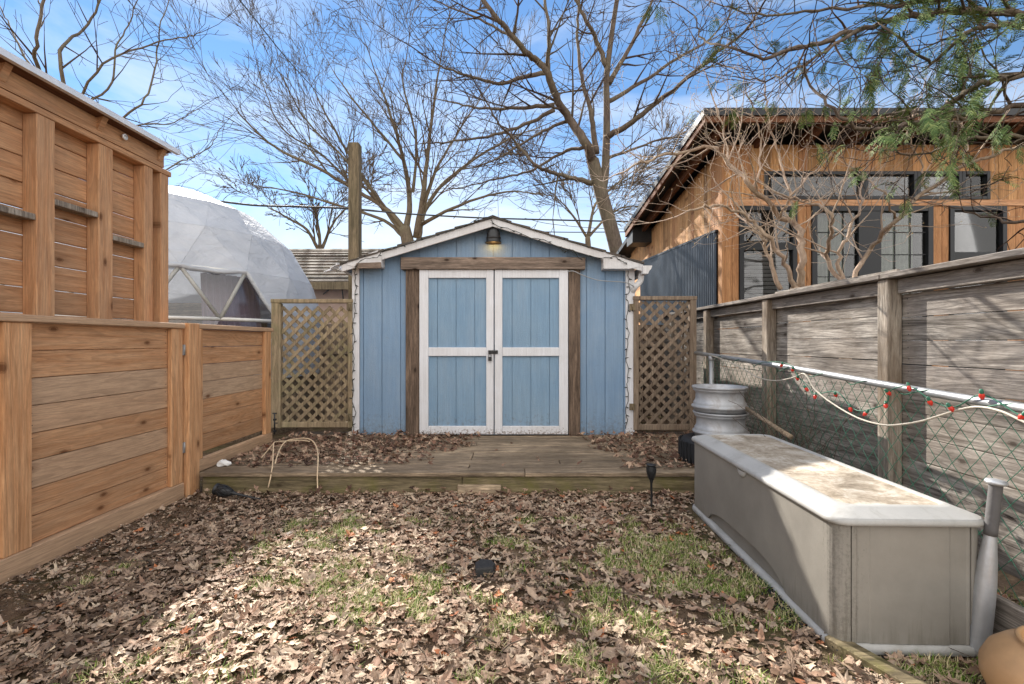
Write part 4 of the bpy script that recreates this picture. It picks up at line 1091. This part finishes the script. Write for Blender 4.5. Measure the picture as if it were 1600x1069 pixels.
tree('small_tree', 'low bare tree spreading above the garage roof beside the post', 'tree', 24.0,
  [([Vector((-9.6, 24, -.2)), (497, 420), (500, 392)], .2, .16)],
  [([(500,395),(480,360),(440,335),(420,325)], -1, .1, .02, 4, .5, 1.6), ([(500,395),(520,350),(545,320)], 1, .1, .02, 4, .5, 1.6), ([(500,395),(497,350),(485,310)], .5, .1, .02, 4, .5, 1.6)],
  c2b, (M['bark_mid'], M['twig_mid']))
tree('distant_tree', 'hazy bare tree far behind the right eave of the shed', 'tree', 30.0,
  [([Vector((5.2, 30, -.2)), (920, 400), (918, 370)], .2, .16)],
  [([(918,372),(890,330),(860,300)], -1, .1, .02, 4, .8, 2.2), ([(918,372),(930,320),(960,290),(1000,260)], 1, .12, .02, 4, .8, 2.4), ([(918,372),(960,330),(1010,320)], 1, .1, .02, 4, .8, 2.2)],
  dict(c2b, rmin=.014), (M['bark_mid'], M['twig_mid']))
# left tree behind the screen
c3 = dict(seg=.3, wob=.10, up=.03, kids=2.6, ang=(25, 55), rmin=.0045, Lref=1.2, rk=.03)
tree('young_tree', 'thin leafless tree with arching limbs behind the timber screen', 'tree', 9.5,
  [([Vector((-8.6, 9.5, -.1)), Vector((-8.6, 9.5, 1.5)), (112, 380), (108, 230), (104, 150)], .15, .09)],
  [([(106,165),(60,110),(58,60),(68,0),(75,-50)], -.5, 0.0434, 0.02, 3, .5, 1.1),
   ([(106,160),(95,80),(130,45),(158,0),(170,-40)], .6, 0.0372, 0.016, 3, .5, 1.1),
   ([(108,175),(162,101),(232,71),(290,58),(316,50)], -.8, 0.0279, 0.0064, 3, .4, 1.0),
   ([(110,230),(192,185),(232,145),(246,84),(250,45),(266,-10)], .6, 0.0279, 0.008, 3, .4, 1.0),
   ([(112,260),(190,200),(270,192),(310,170)], -.4, 0.0186, 0.0064, 3, .4, .8),
   ([(114,340),(200,300),(266,262),(296,247),(325,232),(345,200)], -.6, 0.0217, 0.0064, 3, .35, .8),
   ([(106,170),(170,140),(180,80),(200,40),(215,0)], .5, 0.0248, 0.0096, 3, .45, 1.0),
   ([(104,155),(40,90),(15,40),(0,10)], .4, 0.0248, 0.0096, 3, .45, 1.0)],
  c3, (M['bark_mid'], M['twig_dark']))
# shrub tree beyond the grey fence
c4 = dict(seg=.12, wob=.17, up=.05, kids=2.8, ang=(25, 60), rmin=.0017, Lref=.55, rk=.010)
SH = [([(1252,452),(1252,398),(1248,356),(1219,339),(1177,293),(1139,256),(1110,230),(1056,239),(1010,252),(985,262)], -.5, 0.039, .010, 4, .17, .72),
   ([(1240,452),(1225,410),(1202,372),(1175,345),(1150,330),(1110,322),(1075,330)], -.4, 0.0265, .008, 3, .16, .55),
   ([(1220,452),(1200,395),(1190,370),(1165,345)], .2, 0.025, .012, 3, .18, .5),
   ([(1248,360),(1232,300),(1215,240),(1200,180),(1195,130)], .3, 0.0172, .006, 4, .16, .6),
   ([(1177,293),(1190,240),(1180,190),(1165,140)], -.2, 0.014, .005, 4, .15, .55),
   ([(1139,256),(1130,200),(1110,150),(1100,110)], .2, 0.0125, .005, 4, .15, .55),
   ([(1219,339),(1250,290),(1290,250),(1320,200)], .3, 0.014, .005, 4, .15, .55)]
sh1, tips1 = tree('lilac_tree', 'multi stemmed tan shrub tree before the left window of the cedar house', 'tree', 5.0,
  [([Vector((2.95, 5.0, -.1)), Vector((2.96, 5.0, .9)), px(1242, 470, 5.0), px(1246, 450, 5.0)], .075, .06)], SH, c4, (M['bark_tan'], M['twig_tan']))
SH2 = [([(1316,445),(1293,398),(1300,345),(1276,320),(1240,310),(1210,300)], -.3, 0.0234, .008, 4, .16, .6),
   ([(1320,445),(1311,402),(1328,364),(1345,315),(1350,270),(1370,220)], .3, 0.0234, .007, 4, .16, .6),
   ([(1330,445),(1357,394),(1399,344),(1445,302),(1504,260),(1560,238),(1610,224)], -.5, 0.025, .012, 4, .18, .6),
   ([(1399,344),(1380,300),(1330,262),(1290,225)], .2, 0.0125, .005, 4, .15, .55),
   ([(1445,302),(1440,260),(1420,210),(1430,170)], .2, 0.0125, .005, 4, .15, .55),
   ([(1504,260),(1510,215),(1480,170),(1490,140)], .2, 0.0109, .005, 4, .15, .5)]
sh2, tips2 = tree('lilac_tree', 'tan shrub tree with one long slanting limb before the glazed house door', 'tree', 4.9,
  [([Vector((3.38, 4.9, -.1)), Vector((3.38, 4.9, .9)), px(1322, 455, 4.9), px(1322, 442, 4.9)], .06, .05)], SH2, c4, (M['bark_tan'], M['twig_tan']))
for s_, tp in ((sh1, tips1), (sh2, tips2)):
    mb = MB()
    for p, d in tp:
        if R.random() < .7: mb.lathe([(0,0),(.004,.004),(.0042,.008),(0,.014)], p, 5, d)
    tag(mb.build('buds', M['bud'], s_), kind='stuff')
    s_['group'] = 'shrub trees by the cedar house'
# evergreen leaning over from the right
c5 = dict(mid=True, seg=.12, wob=.22, up=.01, kids=2.8, ang=(25, 65), rmin=.0032, Lref=.5, rk=.014)
EV = [([(1730,60),(1600,24),(1482,20),(1401,30),(1340,47),(1296,62),(1246,76),(1195,89),(1134,76),(1097,61),(1084,24)], .4, .035, .006, 3, .17, .55),
   ([(1730,110),(1600,118),(1532,132),(1492,159),(1431,192),(1347,199),(1303,172),(1262,132),(1259,84)], -.3, .03, .006, 3, .17, .55),
   ([(1730,70),(1600,40),(1549,42),(1499,57),(1458,98),(1397,54),(1370,30)], .3, .028, .006, 3, .17, .5),
   ([(1730,170),(1600,165),(1540,180),(1480,185),(1400,175),(1330,205)], .5, .028, .006, 3, .16, .5),
   ([(1730,20),(1620,0),(1520,-10),(1420,5),(1300,15),(1200,22),(1130,10)], .6, .03, .006, 3, .17, .55),
   ([(1340,47),(1260,100),(1200,125),(1150,120)], .2, .014, .005, 3, .15, .45),
   ([(1730,240),(1600,215),(1520,215),(1450,240),(1380,235)], .2, .024, .005, 3, .16, .5),
   ([(1730,330),(1600,345),(1540,340),(1490,325)], .2, .02, .005, 3, .16, .4)]
ev, tips3 = tree('evergreen_tree', 'evergreen tree reaching in from the right with dark limbs and green sprays', 'tree', 3.9,
  [([Vector((4.95, 3.9, -.1)), Vector((4.9, 3.9, 2.0)), Vector((4.8, 3.9, 4.5))], .16, .09)], EV, c5, (M['bark_dark'], M['twig_dark']), base=Vector((4.95, 3.9, 0)))
mb = MB()
def frond(p, d, L):
    side = d.cross(Vector((0,0,1)))
    side = side.normalized() if side.length > .05 else Vector((1,0,0))
    n = 9; q = p.copy()
    for i in range(n):
        d = (d+Vector((0,0,-.10))+rnd_dir()*.06).normalized(); q2 = q+d*(L/n)
        for sg in (1, -1):
            l = L*.42*(1-abs(i/n-.35))*R.uniform(.7, 1.1); dd = (d*.75+side*sg*.7+Vector((0,0,-.12))+rnd_dir()*.15).normalized(); w = d*(L*.045)
            tip = q+dd*l
            mb.add([q-w*.5, q+w*.5, q+dd*l*.6+w*.7, tip, q+dd*l*.55-w*.7], [(0,1,2,3,4)], False)
        q = q2
for p, d in tips3:
    sx = CX+F*p.x/max(p.y, .1)
    pr_ = .10+.50*min(1, max(0, (sx-1240)/260))
    sy = CY-F*(p.z-EYE)/max(p.y, .1)
    if sy > 215: pr_ *= .22
    if R.random() < pr_:
        for _ in range(R.choice((2,3,4,5))): frond(p+rnd_dir()*.03, (d+rnd_dir()*.5+Vector((0,0,-.25))).normalized(), R.uniform(.08, .19))
tag(mb.build('foliage', M['evergreen'], ev), kind='stuff')
# ================================================================== GROUND, LEAVES, GRASS
def gz(x, y):
    w = max(0, min(1, (3.75-y)/.25))*max(0, min(1, (2.45-abs(x))/.15))*max(0, min(1, (y-.2)/.4))
    return w*(.022*(mnoise.noise(Vector((x*1.7, y*1.7, 0)))) + .010*mnoise.noise(Vector((x*6, y*6, 3))))
def axis_(lo, hi, step, far):
    a = [-f for f in far[::-1]]; c = []
    v = lo
    while v <= hi+1e-6: c.append(v); v += step
    return a+c+far
xs = axis_(-2.6, 2.6, .04, [4,7,12,20,40,90,200,600]); ys = axis_(.2, 3.9, .04, [5,7,10,16,30,60,120,300,900])
mb = MB(); nx = len(xs)
vs = [(x, y, gz(x, y)-.004) for y in ys for x in xs]
mb.add(vs, [(j*nx+i, j*nx+i+1, (j+1)*nx+i+1, (j+1)*nx+i) for j in range(len(ys)-1) for i in range(nx-1)], True)
tag(mb.build('ground', M['soil']), 'dark leafy soil of the small back yard', 'ground', kind='structure')

rng = np.random.default_rng(5)
def leaf_outline():
    # five lobed maple leaf, stem at the bottom
    lob = [(90,1.0),(38,.95),(-18,.66),(142,.95),(198,.66)]
    pts = []
    half = [(-88,.10),(-60,.34),(-36,.42),(-20,.70),(-12,.52),(4,.50),(18,.62),(26,.98),(36,.80),(40,1.02),(52,.66),(62,.46),(70,.70),(78,.72),(84,.92),(90,1.12)]
    full_ = half+[(180-a, r) for a, r in half[:-1][::-1]]
    return np.array([(r*math.cos(math.radians(a)), r*math.sin(math.radians(a))) for a, r in full_])
LO = leaf_outline()
OV = np.array([(0,-1),(.35,-.6),(.5,0),(.36,.55),(0,1.05),(-.36,.55),(-.5,0),(-.35,-.6)])*.8
def scatter(name, P_, sizes, mat, label, cat, tilt=.35, curl=.5, frac_oval=.25, lk=.35):
    V, Fs = [], []; b = 0
    for (x, y, z), s in zip(P_, sizes):
        oval = rng.random() < frac_oval
        o2 = (OV if oval else LO).copy()
        ang_ = np.arctan2(o2[:,1], o2[:,0]); lb = 1+.28*np.sin(ang_*1+rng.uniform(0,6.28))*rng.random()+.22*np.sin(ang_*2+rng.uniform(0,6.28))*rng.random()
        if rng.random() < .4: lb *= np.where(np.cos(ang_-rng.uniform(0,6.28)) > .45, rng.uniform(.25,.6), 1)
        o2 = o2*lb[:,None]*(1+rng.normal(0, .09, o2.shape)); o2[:,0] *= rng.uniform(.65, 1.1)
        n = len(o2)
        ring2 = np.vstack([np.zeros((1,2)), o2*.5, o2])
        r2 = (ring2**2).sum(1)
        k1, k2, k3 = rng.normal(0, curl, 3)
        ph = rng.uniform(0, 6.28)
        h = k1*.35*ring2[:,0]**2 + k2*.3*ring2[:,1]**2 + k3*.3*ring2[:,0]*ring2[:,1] + .13*np.sqrt(r2)*np.sin(3*np.arctan2(ring2[:,1], ring2[:,0])+ph) + .28*abs(k1)*np.abs(ring2[:,0])
        h = h+rng.normal(0, .07, h.shape)*(r2 > 0)+np.clip(r2-.35, 0, 1)*rng.normal(.10, .22)
        pts = np.column_stack([ring2, h])*s
        a = rng.uniform(0, 6.28); tx, ty = rng.normal(0, tilt, 2)
        ca, sa = math.cos(a), math.sin(a)
        Rz = np.array([[ca,-sa,0],[sa,ca,0],[0,0,1]]); Rx = np.array([[1,0,0],[0,math.cos(tx),-math.sin(tx)],[0,math.sin(tx),math.cos(tx)]]); Ry = np.array([[math.cos(ty),0,math.sin(ty)],[0,1,0],[-math.sin(ty),0,math.cos(ty)]])
        pts = pts @ (Rx @ Ry @ Rz).T
        lift = -pts[:,2].min()*lk
        pts = pts+np.array([x, y, z+lift])
        V.append(pts)
        for i in range(n):
            j = (i+1) % n
            Fs.append((b, b+1+i, b+1+j)); Fs.append((b+1+i, b+1+n+i, b+1+n+j, b+1+j))
        b += len(pts)
    V = np.vstack(V)
    me = bpy.data.meshes.new(name); me.from_pydata(V.tolist(), [], Fs); me.materials.append(mat)
    me.polygons.foreach_set('use_smooth', [True]*len(me.polygons)); me.update()
    o = bpy.data.objects.new(name, me); COL.objects.link(o); tag(o, label, cat, kind='stuff'); return o
def inbox(x, y, m=0.0):    # keep clear of the storage box
    return 1.23-m < x < 1.84+m and 1.80-m < y < 3.48+m
def grassy(x, y):
    n = .55*mnoise.noise(Vector((x*1.6+3, y*1.6, 1.7)))+.75*mnoise.noise(Vector((x*6.2, y*6.2, 7)))+.3*mnoise.noise(Vector((x*15, y*15, 2)))
    return n+(.12 if x > -.2 and y < 2.9 else 0)-(.45 if x < -1.55 else 0)-(.4 if y > 3.2 else 0)
L_, D_ = [], []
n = 0
while n < 13000:
    y = 1.3+2.45*rng.random()**1.25; x = rng.uniform(-2.46, 2.36)
    if inbox(x, y, .02): continue
    g = grassy(x, y)
    if x > -.2 and y < 2.9 and rng.random() < .42: continue
    if x < -2.05+.18*mnoise.noise(Vector((x*3, y*3, 5))) and rng.random() < .72: continue
    n += 1
    if g > .22 and rng.random() < min(.75, .3+g): continue
    (D_ if (x < -1.45+.25*rng.normal() and rng.random() < .75) or rng.random() < (.34 if x > .1 else .12) else L_).append((x, y, gz(x, y)+.002+rng.random()*.020))
sz = lambda n, a, b: rng.uniform(a, b, n)*np.where(rng.random(n) < .35, .6, 1)
scatter('leaf_litter', L_, sz(len(L_), .022, .054), M['leaf'], 'dry tan maple leaves covering the lawn', 'leaf litter', .10, .5, .5, .12)
scatter('damp_leaf_litter', D_, sz(len(D_), .028, .055), M['leafdark'], 'damp dark leaves matted along the cedar fence', 'leaf litter', .12, .4, .4, .12)
K_ = []
def deckpile(x, y):
    e = .12*mnoise.noise(Vector((x*4, y*4, 0)))
    left = (y-3.95-e)/.3 > (x+1.25)*.9-.2 and x < -.85+.5*(y-4)+e*2 and y > 3.93+e
    right = x > .98-.22*(y-3.9)+e*1.5 and y > 3.85+e*.6
    edge = y > 5.14 and abs(x+.2) > .75
    return left or right or edge
while len(K_) < 2700:
    y = rng.uniform(3.78, 5.23); x = rng.uniform(-2.38, 2.2)
    if y > 5.16 and -.98 < x < .6: continue
    if deckpile(x, y) or rng.random() < .006: K_.append((x, y, .174+rng.random()**1.6*.045))
for _ in range(160): K_.append((rng.uniform(-2.4, 1.2), rng.uniform(3.60, 3.73), .01+.05*rng.random()))
scatter('deck_leaves', K_, sz(len(K_), .022, .046), M['leafdeck'], 'reddish brown leaves drifted on both ends of the deck', 'leaf litter', .4, .5)
P_ = []
while len(P_) < 11000:
    y = rng.uniform(1.35, 3.72); x = rng.uniform(-2.47, 2.3)
    if inbox(x, y, .02): continue
    P_.append((x, y, gz(x, y)+.006+.02*rng.random()))
scatter('leaf_fragments', P_, rng.uniform(.006, .018, len(P_)), M['leaf'], 'small broken leaf bits scattered over the soil', 'leaf litter', .4, .5, .8)
Q_ = []
while len(Q_) < 700:
    y = rng.uniform(1.4, 3.7); x = -2.47+abs(rng.normal(0, .28))
    Q_.append((x, y, gz(x, y)+.006))
scatter('gravel_chips', Q_, rng.uniform(.004, .013, len(Q_)), M['chip'], 'pale chips of gravel along the foot of the cedar fence', 'gravel', .5, .3, 1.0)
B_ = []
c0 = gp(1275, 955); 
while len(B_) < 520:
    a = rng.uniform(0, 6.28); r = abs(rng.normal(0, .08)); x = c0.x+r*math.cos(a)*.8; y = c0.y+r*math.sin(a)*1.7
    if inbox(x, y, .0): continue
    B_.append((x, y, gz(x, y)+.012+.025*max(0, 1-r*7)*rng.random()))
scatter('dark_soil_crumbs', B_, rng.uniform(.006, .014, len(B_)), M['rubber'], 'patch of black crumbly soil beside the front corner of the storage box', 'soil', .6, .4, 1.0)
# grass
V, Fs = [], []; b = 0; cnt = 0
while cnt < 15000:
    x = rng.uniform(-2.2, 2.3); y = 1.3+2.3*rng.random()
    if inbox(x, y, .01): continue
    g = grassy(x, y)
    if g < .10 or rng.random() > min(1, (g-.03)*1.8): continue
    cnt += 1
    for _ in range(2):
        h = rng.uniform(.014, .042); w = rng.uniform(.0011, .0022); a = rng.uniform(0, 6.28); ln = rng.uniform(.2, 1.3)
        bx_, by_ = x+rng.normal(0, .012), y+rng.normal(0, .012); z0 = gz(bx_, by_)+.002
        dx, dy = math.cos(a), math.sin(a); sx_, sy_ = -dy*w, dx*w
        for t, k in ((0, 1), (.5, .8), (1, .12)):
            cx_, cy_ = bx_+dx*h*ln*t*t, by_+dy*h*ln*t*t; cz = z0+h*(t-.25*ln*t*t)
            V.append((cx_-sx_*k, cy_-sy_*k, cz)); V.append((cx_+sx_*k, cy_+sy_*k, cz))
        Fs += [(b, b+1, b+3, b+2), (b+2, b+3, b+5, b+4)]; b += 6
me = bpy.data.meshes.new('lawn_grass'); me.from_pydata(V, [], Fs); me.materials.append(M['grass']); me.update()
o = bpy.data.objects.new('lawn_grass', me); COL.objects.link(o); tag(o, 'sparse green and straw coloured grass between the fallen leaves', 'grass', kind='stuff')
# twigs on ground
mb = MB()
for _ in range(170):
    x = rng.uniform(-2.3, 2.2); y = rng.uniform(1.4, 3.7)
    if inbox(x, y, .05): continue
    a = rng.uniform(0, 6.28); L = rng.uniform(.05, .25); p = Vector((x, y, gz(x, y)+.03))
    d = Vector((math.cos(a), math.sin(a), 0)); pts = [p+d*L*t+Vector((rng.normal(0,.006), rng.normal(0,.006), rng.normal(0,.006))) for t in (0,.33,.66,1)]
    mb.tube(pts, [.0028,.0026,.002,.0012], 4)
tag(mb.build('fallen_twigs', M['twig_mid']), 'thin fallen twigs lying over the leaves', 'twigs', kind='stuff')
# brush behind the rims
mb = MB()
for _ in range(60):
    p = Vector((rng.uniform(1.98, 2.28), rng.uniform(3.3, 5.1), .15)); d = Vector((rng.normal(0,.5), rng.normal(0,.6), 1)).normalized()
    grow(mb, p, d, rng.uniform(.25, .6), .004, 1, dict(seg=.1, wob=.3, up=0, kids=2, ang=(30,70), rmin=.002, Lref=.4))
tag(mb.build('dead_brush', M['twig_mid']), 'tangle of dead stems between the chain link and the grey fence', 'brush', kind='stuff')

# ================================================================== SKY, SUN, CAMERA
SD = Vector((-.75, 1.36, 1.0)).normalized()
w = bpy.data.worlds.new('World'); scene.world = w; w.use_nodes = True
nt = w.node_tree; bg = nt.nodes['Background']
sky = nt.nodes.new('ShaderNodeTexSky'); sky.sky_type = 'NISHITA'; sky.sun_disc = False
sky.sun_elevation = math.asin(SD.z); sky.sun_rotation = math.atan2(SD.x, SD.y)
sky.altitude = 100; sky.air_density = 1.0; sky.dust_density = 0.0; sky.ozone_density = 2.0
tc = nt.nodes.new('ShaderNodeTexCoord')
mp = nt.nodes.new('ShaderNodeMapping'); mp.inputs['Scale'].default_value = (1.0, 1.0, 3.2); nt.links.new(tc.outputs['Generated'], mp.inputs['Vector'])
nz = nt.nodes.new('ShaderNodeTexNoise'); nz.inputs['Scale'].default_value = 2.1; nz.inputs['Detail'].default_value = 7; nz.inputs['Roughness'].default_value = .58; nz.inputs['Distortion'].default_value = .5
nt.links.new(mp.outputs['Vector'], nz.inputs['Vector'])
sp = nt.nodes.new('ShaderNodeSeparateXYZ'); nt.links.new(tc.outputs['Generated'], sp.inputs[0])
def wm(op, a, b, clamp=False):
    nd = nt.nodes.new('ShaderNodeMath'); nd.operation = op; nd.use_clamp = clamp
    for i, v in enumerate((a, b)):
        if isinstance(v, (int, float)): nd.inputs[i].default_value = v
        else: nt.links.new(v, nd.inputs[i])
    return nd.outputs[0]
low = wm('MULTIPLY', wm('SUBTRACT', .62, sp.outputs['Z'], True), CLOUD_LOW)
m = wm('ADD', nz.outputs['Fac'], low)
rp = nt.nodes.new('ShaderNodeValToRGB'); rp.color_ramp.elements[0].position = .55; rp.color_ramp.elements[1].position = .98
nt.links.new(m, rp.inputs['Fac'])
mx = nt.nodes.new('ShaderNodeMix'); mx.data_type = 'RGBA'; nt.links.new(rp.outputs['Color'], mx.inputs[0]); mx.inputs[7].default_value = CLOUD_COL
hs = nt.nodes.new('ShaderNodeHueSaturation'); hs.inputs['Saturation'].default_value = SKY_SAT; hs.inputs['Value'].default_value = SKY_VAL; nt.links.new(sky.outputs[0], hs.inputs['Color'])
nt.links.new(hs.outputs[0], mx.inputs[6])
# bright fill added to the unseen sky behind the camera to lift shade
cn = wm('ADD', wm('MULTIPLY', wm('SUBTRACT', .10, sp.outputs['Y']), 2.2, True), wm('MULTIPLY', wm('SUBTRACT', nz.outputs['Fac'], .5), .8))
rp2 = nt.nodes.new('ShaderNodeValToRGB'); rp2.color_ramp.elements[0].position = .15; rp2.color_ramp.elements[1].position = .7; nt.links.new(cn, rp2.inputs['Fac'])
mx2 = nt.nodes.new('ShaderNodeMix'); mx2.data_type = 'RGBA'; nt.links.new(rp2.outputs['Color'], mx2.inputs[0]); nt.links.new(mx.outputs[2], mx2.inputs[6]); mx2.inputs[7].default_value = SKY_FILL
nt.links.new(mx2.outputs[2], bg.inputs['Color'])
bg.inputs['Strength'].default_value = SKY_STR
s = bpy.data.lights.new('sun', 'SUN'); s.energy = SUN_E; s.angle = math.radians(.53); s.color = (1, .94, .85)
so = bpy.data.objects.new('sun', s); COL.objects.link(so); so.rotation_euler = (-SD).to_track_quat('-Z', 'Y').to_euler(); so.location = SD*30
cam = bpy.data.cameras.new('camera'); cam.sensor_width = 36; cam.lens = F/1600*36; cam.clip_start = .02; cam.clip_end = 3000
co = bpy.data.objects.new('camera', cam); COL.objects.link(co); co.location = (0, 0, EYE); co.rotation_euler = (math.radians(90), 0, 0)
scene.camera = co
vs_ = scene.view_settings; vs_.view_transform = 'Standard'; vs_.look = 'None'; vs_.exposure = EXPO; vs_.gamma = 1
scene.cycles.max_bounces = 8; scene.cycles.caustics_reflective = False; scene.cycles.caustics_refractive = False; scene.cycles.transparent_max_bounces = 24
